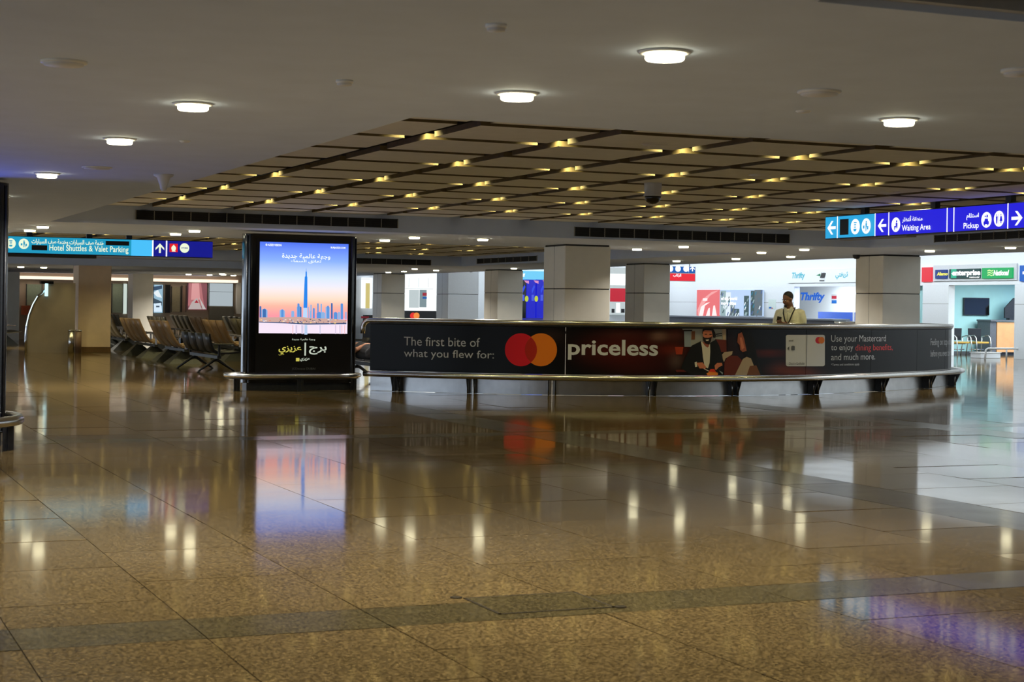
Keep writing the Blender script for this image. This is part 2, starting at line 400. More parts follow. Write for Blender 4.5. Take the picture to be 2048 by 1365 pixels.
def coffer_lamp(x, y, w):                       # small recessed spot above each second joint of the coffers, shining down through it
    l = bpy.data.lights.new('coffer_lamp_light', 'SPOT'); l.energy = w; l.color = (1, .88, .42); l.shadow_soft_size = .02; l.spot_size = math.radians(130); l.spot_blend = .6
    o = bpy.data.objects.new('coffer_lamp_light', l); o.location = (x, y, ZK+.175); COL.objects.link(o)
for i in range(10):
    for j in (1, 3, 5, 7, 9):
        if (i, j) != (0, 7): coffer_lamp(PX[i], PY[j], COFFER_W)
    for j in (1, 4, 7, 10): coffer_lamp(PX[i], ye2[j], COFFER_W*1.4)
wl = thing('blocker_left', None, None, (-12, 25, 0), kind='structure'); obj('glare_blocker', B().box(-12.2, -12, -12, 62, 0, 1.25), M_CLAD2, wl)  # unseen low wall added to block glare from the open left side
# near recess over the camera, seen only by its far wall
obj('coffer_rim', B().box(R0X, R1X, 5.37, 5.42, ZW+.03, ZW+.16), mat('rim_grey', (.5, .52, .56), .6, noise=.03), ceil)
# ------------------------------------------------------------------ air vents
def vent_v(v, x0, x1, z0, z1, n, label, short=None):
    t = thing('air_vent', label, 'vent', ((x0+x1)/2, v, z0))
    obj('grille_back', B().box(x0, x1, v-.008, v, z0, z1), M_VENT, t)
    for k in range(4):
        zz = z0+(z1-z0)*(k+.5)/4; obj('louvre', B().box(x0+.01, x1-.01, v-.02, v-.008, zz-.006, zz+.006), M_VENT, t)
    for k in range(n+1):
        a = x0+(x1-x0)*k/n; obj('mullion', B().box(a-.006, a+.006, v-.024, v, z0-.006, z1+.006), M_VFRAME, t)
    for z in (z0, z1): obj('frame_rail', B().box(x0, x1, v-.022, v, z-.006, z+.002), M_VENT, t)
def vent_u(u, y0, y1, z0, z1, n, label):
    t = thing('air_vent', label, 'vent', (u, (y0+y1)/2, z0))
    obj('grille_back', B().box(u-.008, u, y0, y1, z0, z1), M_VENT, t)
    for k in range(3):
        zz = z0+(z1-z0)*(k+.5)/3; obj('louvre', B().box(u-.02, u-.008, y0+.01, y1-.01, zz-.006, zz+.006), M_VENT, t)
    for k in range(n+1):
        a = y0+(y1-y0)*k/n; obj('mullion', B().box(u-.024, u, a-.006, a+.006, z0-.006, z1+.006), M_VFRAME, t)
vent_v(R1Y, 4.77, 8.93, 2.638, 2.771, 15, 'long black slot air vent above the tall black advertising kiosk')
vent_v(R1Y, 12.05, 16.24, 2.602, 2.748, 15, 'long black slot air vent above the printed counter, left of the blue sign')
vent_u(R1X, 19.2, 23.85, 2.606, 2.722, 15, 'black slot air vent running behind the blue hanging sign')
vent_v(Q1Y, 13.4, 17.0, 2.565, 2.715, 8, 'distant dark air vent right of the kiosk, facing the camera')
vent_u(R1X, 40.6, 44.8, 2.61, 2.745, 8, 'distant dark air vent left of the wide central column')
# ------------------------------------------------------------------ downlights
def make_downlight(label, loc, z=None):
    t = thing('downlight', label, 'light', (loc[0], loc[1], ZW))
    obj('ring', B().lathe([(.090, -.001), (.118, -.001), (.116, -.009), (.10, -.013), (.090, -.009)], seg=28), M_RING, t, local=True)
    obj('lens', B().lathe([(.089, -.002), (.089, -.034), (.083, -.041), (.0, -.044)], seg=28), M_LENS, t, local=True)
    return t
def beam(x, y, z):
    l = bpy.data.lights.new('downlight_beam', 'AREA'); l.shape = 'DISK'; l.size = .17; l.energy = BEAM_W; l.color = (1, .94, .84); l.spread = math.radians(140)
    o = bpy.data.objects.new('downlight_beam', l); o.location = (x, y, z-.047); COL.objects.link(o)
dl = None
DL = [(3.61, 6.78, 'near ceiling strip: brightest and largest round downlight at top right of centre'), (3.61, 8.47, 'round downlight in the near strip just above the front edge of the coffers'),
      (6.1, 8.47, 'round downlight in the near strip at far right, above the blue sign'),
      (2.15, 9.86, 'round downlight in the left strip, nearest of its row'), (2.15, 12.25, 'round downlight in the left strip, second of its row'),
      (2.15, 15.97, 'round downlight in the left strip, third of its row'), (2.15, 19.8, 'small round downlight in the left strip by the black kiosk edge'),
      (3.62, 27.3, 'round downlight above the turquoise sign, nearer of the left pair'), (3.62, 28.85, 'round downlight above the turquoise sign, farther of the left pair'),
      (5.95, 27.05, 'round downlight left of the kiosk top, nearer of its pair'), (5.95, 28.5, 'round downlight left of the kiosk top, farther of its pair'),
      (9.65, 26.95, 'round downlight right of the kiosk top, nearer of the close pair'), (9.65, 28.5, 'round downlight right of the kiosk top, farther of the close pair'),
      (10.87, 26.9, 'round downlight between the kiosk and the central column'), (14.98, 27.3, 'round downlight right of the central column, nearer of its pair'),
      (14.98, 29.15, 'round downlight right of the central column, farther of its pair'), (17.3, 26.9, 'round downlight above the standing man, nearer of its pair'),
      (17.6, 28.9, 'round downlight above the standing man, farther of its pair'), (19.35, 30.6, 'round downlight left of the right column, beside the bullet camera'),
      (19.35, 32.85, 'round downlight behind the right column, second in its row'), (19.35, 35.6, 'round downlight deep in the right strip, third in its row'),
      (19.3, 25.8, 'round downlight just right of the right column top'), (19.3, 23.55, 'round downlight at the right picture edge under the blue sign'),
      (18.0, 50.2, 'tiny far downlight right of the kiosk, nearest of the far four'), (19.05, 54.2, 'tiny far downlight right of the kiosk, lowest but one'),
      (19.25, 56.4, 'tiny far downlight right of the kiosk, lowest of all'), (19.2, 51.5, 'tiny far downlight above the bright white booth'), (19.8, 46.5, 'far downlight left of the central column top')]
# lamps of the same rows that go on behind and beside the camera
HID = [(3.61, y) for y in (3.5, .5)] + [(.6, y) for y in (4.5, 8.5, 12.2)] + [(9.5, 6.8), (9.5, 8.47), (13.2, 6.8), (13.2, 8.47), (16.8, 7.6), (19.3, 9), (19.3, 13), (19.3, 17.5)] + [(x, y) for x in (.6, 2.15) for y in (24, 28, 32, 36, 40, 44)]
for x, y, lab in DL:
    beam(x, y, ZW)
    if dl is None: dl = make_downlight(lab, (x, y))
    else: dup(dl, (x, y, ZW), label=lab)
for x, y in HID: beam(x, y, ZW); dup(dl, (x, y, ZW), label='round downlight of the same ceiling rows', group='downlights outside the picture')
LOW = [(7.9, 49.8, 'small far downlight left of the beige column top, third from left'), (6.74, 50.5, 'small far downlight above the curved stand, second from left'), (6.1, 50.5, 'small far downlight by the left kiosk edge, first of three')]
for x, y, lab in LOW: beam(x, y, 2.36); dup(dl, (x, y, 2.36), label=lab)
fl = PlaneV(57.0)
for px, lab in ((382, 'far downlight over the glass doors, first from left'), (412, 'far downlight over the brown booth'), (425, 'far downlight over the lit pink poster, upper one'), (437, 'far downlight left of the white screen'), (474, 'far downlight beside the kiosk edge over the white screen')):
    a, z = fl.sz(px, 556); yy = 54.5+random.random()*4; beam(a, yy, 2.36); dup(dl, (a, yy, 2.36), label=lab)
# ceiling speakers, detectors, cameras
def disc_thing(name, label, cat, x, y, r, hgt, m, z=ZW):
    t = thing(name, label, cat, (x, y, z)); obj('flange', B().lathe([(r, 0), (r, -hgt*.35), (r*.88, -hgt*.5)], seg=24), M_RING, t, local=True)
    obj('grille', B().lathe([(r*.86, -hgt*.3), (r*.84, -hgt*.85), (0, -hgt)], seg=24), m, t, local=True); return t
disc_thing('ceiling_speaker', 'large round ceiling speaker at upper left, bluish', 'speaker', 1.21, 8.45, .112, .024, M_PLASTIC)
disc_thing('ceiling_speaker', 'large round ceiling speaker right of centre between two downlights', 'speaker', 4.98, 7.62, .115, .024, M_PLASTIC)
disc_thing('smoke_detector', 'small grey ceiling disc near the top edge of the picture', 'detector', 2.66, 6.47, .045, .03, M_PLASTIC)
disc_thing('smoke_detector', 'small ceiling disc above the corner of the coffers', 'detector', 2.63, 8.45, .045, .03, M_PLASTIC)
disc_thing('smoke_detector', 'tiny ceiling disc right of the second left downlight', 'detector', 2.6, 12.18, .04, .012, M_PLASTIC)
disc_thing('smoke_detector', 'tiny ceiling disc below the large right speaker', 'detector', 5.39, 8.41, .045, .012, M_PLASTIC)
disc_thing('ceiling_speaker', 'thin round ceiling speaker left of the dome camera with white neck', 'speaker', 2.44, 15.0, .13, .018, M_PLASTIC)
disc_thing('ceiling_speaker', 'round ceiling speaker cut by the right picture edge', 'speaker', 5.36, 6.49, .09, .03, M_PLASTIC)
for px, py, lab in ((1310, 288, 'flat grey speaker set in a coffer panel near the front edge'), (1519, 350, 'flat grey speaker in a coffer panel right of the black dome camera'), (1780, 384, 'flat grey speaker in a coffer panel above the blue sign')):
    r_ = ray(px, py); k = (ZK-EYE)/r_.z; disc_thing('panel_speaker', lab, 'speaker', r_.x*k, r_.y*k, .12, .012, M_PANEL, ZK)
t = thing('dome_camera', 'white funnel shaped security camera under the left white ceiling', 'camera', (3.12, 15.5, ZW))
obj('mount', B().lathe([(.09, 0), (.09, -.012), (.06, -.03), (.035, -.10), (.03, -.135), (0, -.14)], seg=20), M_PLASTIC, t, local=True)
obj('camera_eye', B().lathe([(.028, -.13), (.02, -.15), (0, -.155)], seg=14), M_PLASTIC, t, local=True)
t = thing('dome_camera', 'white dome camera with black glass bowl hanging under the coffers', 'camera', (9.03, 17.2, ZK))
obj('housing', B().lathe([(.1, 0), (.1, -.02), (.095, -.13), (.105, -.135), (.105, -.15)], seg=24), M_PLASTIC, t, local=True)
obj('glass_bowl', B().lathe([(.095, -.15), (.09, -.18), (.07, -.215), (.04, -.235), (0, -.242)], seg=24), M_BLACK, t, local=True)
# ------------------------------------------------------------------ columns
def column(label, x0, x1, y0, y1, zt, m=M_CLAD, zj=1.83, base=None):
    t = thing('column', label, 'column', ((x0+x1)/2, (y0+y1)/2, 0), kind='structure')
    z0 = 0
    if base:
        obj('plinth', B().box(x0-.01, x1+.01, y0-.01, y1+.01, 0, base[0]), base[1], t); z0 = base[0]
    mx = x0+.0
    if zj:
        obj('lower_cladding', B().box(x0, x1, y0, y1, z0, zj-.008), m, t, bevel=.008)
        obj('joint', B().box(x0+.012, x1-.012, y0+.012, y1-.012, zj-.012, zj+.012), M_JOINT, t)
        obj('upper_cladding', B().box(x0, x1, y0, y1, zj+.008, zt-.03), m, t, bevel=.008)
        for sx in ((x0+x1)/2,):
            obj('seam', B().box(x0-.0015, x0+.01, (y0+y1)/2-.003, (y0+y1)/2+.003, z0, zt-.03), M_JOINT, t)
        obj('capping', B().box(x0+.02, x1-.02, y0+.02, y1-.02, zt-.03, zt), M_JOINT, t)
    else:
        obj('shaft', B().box(x0, x1, y0, y1, z0, zt), m, t, bevel=.01)
    return t
column('square cream clad column standing behind the middle of the printed counter', 13.0, 13.92, 28.15, 29.1, ZW, zj=1.745)
column('square cream clad column rising inside the right end of the printed counter', 20.12, 21.03, 28.4, 29.35, ZW, zj=1.775)
column('square cream clad column between the central column and the standing man', 19.97, 20.72, 38.45, 39.5, ZW, zj=1.80)
column('far cream clad column left of the central column', 20.2, 21.05, 48.7, 49.8, ZW, zj=1.83)
column('farthest cream clad column just right of the kiosk', 19.85, 20.75, 58.9, 59.9, ZW, zj=1.83)
column('beige plastered column with brown plinth at left beside the two slim bins', 7.22, 8.1, 47.15, 48.1, 2.5, M_CLAD2, None, (.13, mat('brown_plinth', (.16, .085, .03), .5, noise=.1)))
column('beige column behind the rows of seats, left of the video screen', 10.85, 11.55, 58.9, 59.8, 2.4, M_CLAD, None)
column('pale column at far left beside the near black kiosk edge', 6.76, 7.34, 61.0, 61.9, 2.4, M_CLAD, None)
pf = PlaneV(57.0); a0, a1, z0, z1 = box_sz(pf, 869, 545, 913, 640)
column('white lit column right of the bright booth', 22.1, 23.3, 58.0, 59.2, 3.6, M_STORE, 1.83)
# ------------------------------------------------------------------ printed counter (curved barrier)
def cv(u): t = u-14; return 24.083+.0133*t+.07505*t*t-.002166*t**3
path = [(u, cv(u)) for u in [8.72+(20.45-8.72)*i/160 for i in range(161)]]
tail = [(20.45, cv(20.45)), (20.79, 27.07), (21.02, 27.4), (21.15, 27.8), (21.19, 28.4), (21.17, 29.2), (20.95, 29.9), (20.4, 30.5)]
def catmull(P, n):
    out = []
    for i in range(len(P)-1):
        p0, p1, p2, p3 = P[max(i-1, 0)], P[i], P[i+1], P[min(i+2, len(P)-1)]
        for k in range(n):
            t = k/n; out.append(tuple(.5*((2*b)+(-a+c)*t+(2*a-5*b+4*c-d)*t*t+(-a+3*b-3*c+d)*t**3) for a, b, c, d in zip(p0, p1, p2, p3)))
    out.append(P[-1]); return out
path = path[:-1]+catmull(tail, 8)
SL = [0.0]
for a, b in zip(path, path[1:]): SL.append(SL[-1]+math.hypot(b[0]-a[0], b[1]-a[1]))
def nrm(i):
    a, b = path[max(i-1, 0)], path[min(i+1, len(path)-1)]; d = Vector((b[0]-a[0], b[1]-a[1], 0)).normalized()
    return Vector((d.y, -d.x, 0))                       # points outward, towards the hall
def at_s(s):
    s = min(max(s, 0), SL[-1]-1e-6); lo, hi = 0, len(SL)-1
    while hi-lo > 1:
        m_ = (lo+hi)//2
        if SL[m_] <= s: lo = m_
        else: hi = m_
    k = (s-SL[lo])/(SL[hi]-SL[lo]); n = (nrm(lo)*(1-k)+nrm(hi)*k).normalized()
    return Vector((path[lo][0]*(1-k)+path[hi][0]*k, path[lo][1]*(1-k)+path[hi][1]*k, 0)), n
class CounterFace(Curved):
    def sz(s, px, py):
        r = ray(px, py)
        for i in range(len(path)-1):
            a, b = path[i], path[i+1]
            f0 = a[0]*r.y-a[1]*r.x; f1 = b[0]*r.y-b[1]*r.x
            if f0 <= 0 < f1 or (i == 0 and f0 > 0):
                k = f0/(f0-f1); u = a[0]+(b[0]-a[0])*k
                return SL[i]+(SL[i+1]-SL[i])*k, EYE+r.z*u/r.x
        return SL[166], EYE+r.z*path[166][0]/r.x
    def pos(s, a, z, off=0): p, n = at_s(a); return Vector((p.x, p.y, z))+n*off
CS = CounterFace()
CT = thing('advertising_counter', 'curved barrier counter with black printed advertising panels and steel rails', 'counter', (14.0, 24.6, 0))
def offset_path(d, z, s0, s1, n=90):
    out = []
    for i in range(n+1):
        p, nn = at_s(s0+(s1-s0)*i/n); out.append(Vector((p.x, p.y, z))+nn*d)
    return out
STOT = SL[-1]
# blurred restaurant photograph printed across the black boards (colours belong to the print)
BLOBS = [(1225, 700, 60, 30, (62, 10, 6)), (1290, 690, 70, 40, (50, 9, 6)), (1300, 725, 90, 22, (34, 7, 5)), (1250, 668, 45, 12, (40, 22, 18)), (1318, 672, 16, 9, (110, 85, 70)), (1352, 668, 20, 14, (78, 40, 30)), (1345, 700, 30, 10, (85, 24, 10)),
         (1280, 740, 60, 10, (30, 6, 4)), (1178, 705, 26, 24, (24, 5, 4)), (1352, 722, 14, 16, (70, 58, 52)), (1538, 707, 34, 5, (90, 26, 10)), (1585, 742, 40, 11, (95, 38, 10)), (1560, 735, 20, 14, (52, 14, 8)), (1610, 748, 30, 6, (70, 22, 8)), (1500, 660, 60, 20, (16, 17, 18)),
         (1445, 700, 40, 40, (34, 9, 6)), (1105, 672, 22, 14, (34, 20, 18))]
def print_col(px, py):
    c = [.0042, .0042, .0046]
    for x, y, rx, ry, k in BLOBS:
        d = ((px-x)/rx)**2+((py-y)/ry)**2
        if d < 9:
            w = math.exp(-d*1.1); l = rgb(*k)
            for i in range(3): c[i] += 1.15*l[i]*w
    return c
mp = bpy.data.materials.new('printed_board'); mp.use_nodes = True; nt = mp.node_tree; bs = nt.nodes['Principled BSDF']
ca = nt.nodes.new('ShaderNodeVertexColor'); ca.layer_name = 'print'; nt.links.new(ca.outputs['Color'], bs.inputs['Base Color'])
bs.inputs['Roughness'].default_value = .3; bs.inputs['Specular IOR Level'].default_value = .2
sc = nt.nodes.new('ShaderNodeTexNoise'); sc.inputs['Scale'].default_value = 90; bp = nt.nodes.new('ShaderNodeBump'); bp.inputs['Strength'].default_value = .015
nt.links.new(sc.outputs['Fac'], bp.inputs['Height']); nt.links.new(bp.outputs['Normal'], bs.inputs['Normal'])
joints = [0.0]+[CS.sz(x, 700)[0] for x in (1131, 1454, 1612, 1742, 1834, 1890)]+[SL[174], STOT]
PZ0, PZ1 = .33, 1.105
boards = []
for a, b2 in zip(joints, joints[1:]):
    bm = bmesh.new(); lay = bm.loops.layers.float_color.new('print'); n = max(4, int((b2-a)/.05)); g = .004; rows = 14
    vv = [[bm.verts.new(CS.pos(a+g+(b2-a-2*g)*i/n, PZ0+(PZ1-PZ0)*j/rows, 0)) for j in range(rows+1)] for i in range(n+1)]
    bk = [[bm.verts.new(CS.pos(a+g+(b2-a-2*g)*i/n, z, -.03)) for z in (PZ0, PZ1)] for i in range(n+1)]
    cc = {}
    for i in range(n+1):
        for j in range(rows+1):
            p = project(*vv[i][j].co); cc[vv[i][j]] = (*print_col(p[0], p[1]), 1) if a < SL[158] else (.0042, .0042, .0046, 1)
    fs = [bm.faces.new((vv[i][j], vv[i+1][j], vv[i+1][j+1], vv[i][j+1])) for i in range(n) for j in range(rows)]
    for i in range(n):
        bm.faces.new((bk[i+1][0], bk[i][0], bk[i][1], bk[i+1][1])); bm.faces.new((vv[i][rows], vv[i+1][rows], bk[i+1][1], bk[i][1])); bm.faces.new((bk[i][0], bk[i+1][0], vv[i+1][0], vv[i][0]))
    bm.faces.new([vv[0][j] for j in range(rows, -1, -1)]+[bk[0][0], bk[0][1]]); bm.faces.new([vv[n][j] for j in range(rows+1)]+[bk[n][1], bk[n][0]])
    for f in bm.faces:
        f.smooth = False
        for l in f.loops: l[lay] = cc.get(l.vert, (.004, .004, .004, 1))
    boards.append(obj('printed_board', bm, mp, CT))
def ink(name, r, g, b, rough=.5): return mat(name, rgb(r, g, b), rough, spec=.3)
I_W = ink('ink_white', 190, 192, 195); I_WB = ink('ink_white_bold', 205, 207, 210); I_RED = ink('ink_red', 205, 20, 38); I_OR = ink('ink_orange', 222, 118, 20); I_MID = ink('ink_red_orange', 170, 32, 14)
I_CARD = ink('ink_card', 205, 205, 207); I_CORAL = ink('ink_coral', 200, 66, 70); I_GREY = ink('ink_grey', 90, 90, 92); I_LINE = ink('ink_dark_line', 45, 45, 48)
def lens_poly(cx1, cx2, cy, r):
    h = math.sqrt(r*r-((cx2-cx1)/2)**2); t0 = math.atan2(h, (cx2-cx1)/2); out = []
    for k in range(13): a = -t0+2*t0*k/12; out.append((cx1+r*math.cos(a), cy+r*math.sin(a)))
    for k in range(1, 12): a = math.pi-t0+2*t0*k/12; out.append((cx2+r*math.cos(a), cy+r*math.sin(a)))
    return out
P = Print(CS)
P.text('The first bite of', 808, 675, 960, 693, I_W); P.text('what you flew for:', 808, 700.5, 988, 720.8, I_W); P.done('slogan', boards[0])
P = Print(CS); P.disc(1041.8, 700, 32, 33, I_RED, 40); P.disc(1082, 700, 32, 33, I_OR, 40); P.poly(lens_poly(1041.8, 1082, 700, 32.2), I_MID); P.done('emblem', boards[0], 'red and orange overlapping circles')
P = Print(CS); P.text('priceless', 1136, 680, 1316, 721, I_WB, bold=.022); P.done('slogan', boards[1])
# printed diners
def K(pts): return [(1340+x/9.31, 640+y/9.31) for x, y in pts]
P = Print(CS, step=.0006)
SK = ink('print_skin', 205, 122, 90); SK2 = ink('print_skin_shade', 160, 86, 62); HA = ink('print_hair', 22, 14, 12); SU = ink('print_suit', 17, 17, 18); SH = ink('print_shirt', 215, 206, 188); BGW = ink('print_window', 158, 158, 152)
LG = ink('print_lamp', 140, 150, 158); CH = ink('print_chair', 104, 38, 24); FO = ink('print_food', 225, 56, 30); FO2 = ink('print_food_orange', 240, 140, 46); BE = ink('print_sleeve', 178, 156, 132); DK = ink('print_dark', 12, 12, 13); LIP = ink('print_smile', 240, 228, 215); BR = ink('print_brown', 118, 72, 44); RD = ink('print_red_seat', 170, 56, 24)
for pts, m_ in [([(400,112),(1040,112),(1045,380),(900,400),(500,470),(380,500),(385,200)], BGW), ([(260,205),(388,205),(385,505),(268,505)], LG), ([(190,112),(420,112),(415,185),(240,190)], BGW), ([(250,188),(415,186),(410,212),(262,214)], DK),
                ([(398,210),(465,210),(462,370),(395,370)], BR), ([(850,262),(965,245),(965,262),(856,280)], DK), ([(856,300),(965,286),(965,300),(858,314)], DK), ([(90,508),(245,508),(225,645),(110,645)], RD), ([(100,935),(320,930),(300,972),(120,972)], CH), ([(960,120),(1040,120),(1030,370),(980,380)], BE), 
                ([(830,360),(1040,375),(1050,600),(900,600)], CH), ([(1010,800),(1080,665),(1250,672),(1345,760),(1335,860),(1200,1036),(1000,1036)], CH), ([(950,660),(1010,600),(1160,586),(1150,645),(1030,720),(1000,790)], BE),
                ([(1330,180),(1480,150),(1560,400),(1620,700),(1720,1036),(1560,1036),(1460,700),(1380,640)], DK), ([(1262,262),(1330,232),(1372,350),(1420,580),(1345,600),(1300,560),(1290,470),(1246,420)], SK2), ([(1290,330),(1330,330),(1380,520),(1330,560),(1310,470)], SK),
                ([(1350,730),(1420,690),(1500,720),(1570,900),(1480,1036),(1200,1036)], BE), ([(1480,860),(1600,850),(1680,1036),(1420,1036)], BR),
                ([(200,900),(240,790),(330,610),(400,480),(570,398),(640,470),(700,520),(745,425),(850,365),(910,480),(965,660),(990,830),(920,960),(880,1036),(400,1036)], SU),
                ([(568,410),(600,405),(660,500),(700,512),(738,440),(742,600),(730,800),(700,905),(640,880),(606,700),(590,520)], SH), ([(590,405),(720,450),(715,500),(690,520),(640,480)], SK2),
                ([(592,255),(600,180),(640,132),(720,115),(790,150),(832,235),(850,300),(835,340),(790,330),(770,200),(640,195),(612,270)], HA), ([(604,225),(640,195),(765,205),(786,300),(770,350),(745,410),(700,450),(650,440),(608,360)], SK),
                ([(602,305),(640,335),(700,338),(745,325),(775,300),(752,400),(712,458),(650,442),(608,380)], HA), ([(652,372),(718,366),(705,392),(672,394)], LIP), ([(632,262),(682,262),(680,276),(640,276)], HA), ([(722,266),(770,262),(768,276),(726,280)], HA),
                ([(450,795),(490,780),(500,872),(460,880)], SH), ([(482,800),(600,795),(668,888),(640,915),(600,905),(540,905)], SK), ([(820,850),(868,802),(955,800),(966,850),(900,880),(850,935),(828,925)], SK),
                ([(622,905),(716,950),(710,962),(618,916)], LIP), ([(715,960),(745,915),(810,915),(850,980),(720,985)], FO), ([(668,1000),(720,968),(870,980),(885,1020),(860,1036),(690,1036)], FO2), ([(900,945),(975,985),(965,1020)], LG)]:
    P.poly(K(pts), m_)
P.done('printed_photograph', boards[1], 'printed smiling man in dark suit cutting food beside a blurred woman')
P = Print(CS)
def rrect(x0, y0, x1, y1, r):
    o = []
    for cx, cy, a in ((x1-r, y0+r, -90), (x1-r, y1-r, 0), (x0+r, y1-r, 90), (x0+r, y0+r, 180)):
        o += [(cx+r*math.cos(math.radians(a+k*22.5)), cy+r*math.sin(math.radians(a+k*22.5))) for k in range(5)]
    return o
P.poly(rrect(1571.5, 670, 1649.5, 733, 4), I_CARD); P.disc(1637, 681, 6.6, 6.8, I_RED); P.disc(1642.5, 681, 6.0, 6.8, I_OR); P.text('world', 1577, 680, 1586, 683.5, I_LINE, .03); P.poly([(1574, 697), (1578, 693), (1578, 701)], I_GREY); P.poly(rrect(1582, 692, 1589, 701, 2), I_GREY)
P.text('Check in Cardholder', 1577, 725, 1609, 730, I_GREY); P.rect(1612.2, 670, 1612.9, 733, I_LINE); P.done('printed_card', boards[3], 'printed pale grey bank card')
for tx, bx_, ik, lb in (('Use your Mastercard', (1662, 670.5, 1771.5, 688), I_W, None), ('to enjoy', (1662, 690, 1706, 704.5), I_W, None), ('dining benefits,', (1710.5, 689, 1785, 705), I_CORAL, 'coral red words'), ('and much more.', (1662, 707.5, 1750, 720.5), I_W, None), ('*Terms and conditions apply', (1662, 727, 1718.5, 733), I_W, None)):
    P = Print(CS); P.text(tx, *bx_, ik); P.done('offer_line', boards[4], lb)
P = Print(CS); P.text('Feeling on top of the', 1861, 677, 1904, 695, I_W); P.text('before you even take off', 1861, 700, 1904, 717, I_W); P.done('slogan', boards[5])
# rails, kick panels, brackets
top = offset_path(.0, 1.15, 0.02, STOT, 110)
p0, n0 = at_s(0); d0 = (Vector((path[0][0]-path[1][0], path[0][1]-path[1][1], 0))).normalized()
endc = [p0+d0*(.13*math.sin(a))+Vector((0, 0, 1.15-.13+.13*math.cos(a))) for a in [math.pi*(1-k/8)/2 for k in range(8)]]
obj('top_rail', B().tube([p0+d0*.13+Vector((0, 0, .93))]+endc+top, .042, 10), M_STEEL, CT)
obj('rail_base', B().tube(offset_path(.0, 1.105, 0, STOT, 110), .02, 6), M_DARKMET, CT)
b = B(); NB = 110
bo = offset_path(.20, 0, 0, STOT, NB); bi = offset_path(-.03, 0, 0, STOT, NB)
for zz0, zz1 in ((.245, .31),):
    for i in range(NB):
        for q in (((bo[i], zz1), (bo[i+1], zz1), (bi[i+1], zz1), (bi[i], zz1)), ((bi[i], zz0), (bi[i+1], zz0), (bo[i+1], zz0), (bo[i], zz0))):
            b.face([(p.x, p.y, z) for p, z in q])
obj('bumper_shelf', b, M_DARKMET, CT)
obj('bumper_rail', B().tube(offset_path(.22, .285, -0.0, STOT, NB), .045, 10), M_STEEL, CT)
kj = [0.0]+[CS.sz(x, 780)[0] for x in (797, 945, 1104, 1300, 1463, 1622, 1755, 1849, 1898)]+[SL[180], STOT]
for a, b2 in zip(kj, kj[1:]):
    b = B(); n = max(4, int((b2-a)/.12)); g = .005
    fr = [CS.pos(a+g+(b2-a-2*g)*i/n, 0, -.02) for i in range(n+1)]
    for i in range(n):
        p, q = fr[i], fr[i+1]
        for f in [b.face([(p.x, p.y, .004), (q.x, q.y, .004), (q.x, q.y, .325), (p.x, p.y, .325)])]: f.smooth = True
    obj('kick_panel', b, M_STEEL2, CT)
    if a > 0:
        p, nn = at_s(a); sd = Vector((-nn.y, nn.x, 0)); b = B()
        for k in (-.055, .055):                     # two upright plates carrying the bumper
            o_ = p+sd*k; w = sd*.007
            A = [o_+nn*(-.015)+Vector((0, 0, .003)), o_+nn*.10+Vector((0, 0, .003)), o_+nn*.21+Vector((0, 0, .25)), o_+nn*(-.015)+Vector((0, 0, .25))]
            lo = [b.bm.verts.new(v-w) for v in A]; hi = [b.bm.verts.new(v+w) for v in A]
            b.bm.faces.new(lo[::-1]); b.bm.faces.new(hi)
            for i in range(4): b.bm.faces.new((lo[i], lo[(i+1) % 4], hi[(i+1) % 4], hi[i]))
        br = obj('bracket', b, M_DARKMET, CT)
        b = B()
        for k in (-.055, .055): q_ = p+sd*k+nn*.115; b.tube([q_+Vector((0, 0, .004)), q_+Vector((0, 0, .26))], .012, 6)
        obj('post', b, M_STEEL, br)
obj('inner_worktop', B().prism([tuple(p.xy) for p in offset_path(-.03, 0, .3, STOT-.3, 60)]+[tuple(p.xy) for p in offset_path(-.42, 0, .3, STOT-.3, 60)][::-1], .98, 1.02), M_GREY, CT)
# ------------------------------------------------------------------ advertising kiosk
def kiosk(label, x0, x1, y0, dep, hgt):
    t = thing('advertising_kiosk', label, 'advertising display', ((x0+x1)/2, y0+dep/2, 0))
    r = .13; pl = []
    for cx, cy, a in ((x1-r, y0+r, -90), (x1-r, y0+dep-r, 0), (x0+r, y0+dep-r, 90), (x0+r, y0+r, 180)):
        pl += [(cx+r*math.cos(math.radians(a+k*15)), cy+r*math.sin(math.radians(a+k*15))) for k in range(7)]
    obj('body', B().prism(pl, .12, hgt-.0), M_BLACK, t, bevel=.01)
    obj('plinth', B().box(x0+.05, x1-.05, y0+.04, y0+dep-.04, 0, .12), M_DARKMET, t)
    for xx in (x0, x1):
        obj('side_trim', B().tube([(xx+(.035 if xx == x0 else -.035), y0+.028, .14), (xx+(.035 if xx == x0 else -.035), y0+.028, hgt-.03)], .012, 8), M_DARKMET, t)
    return t
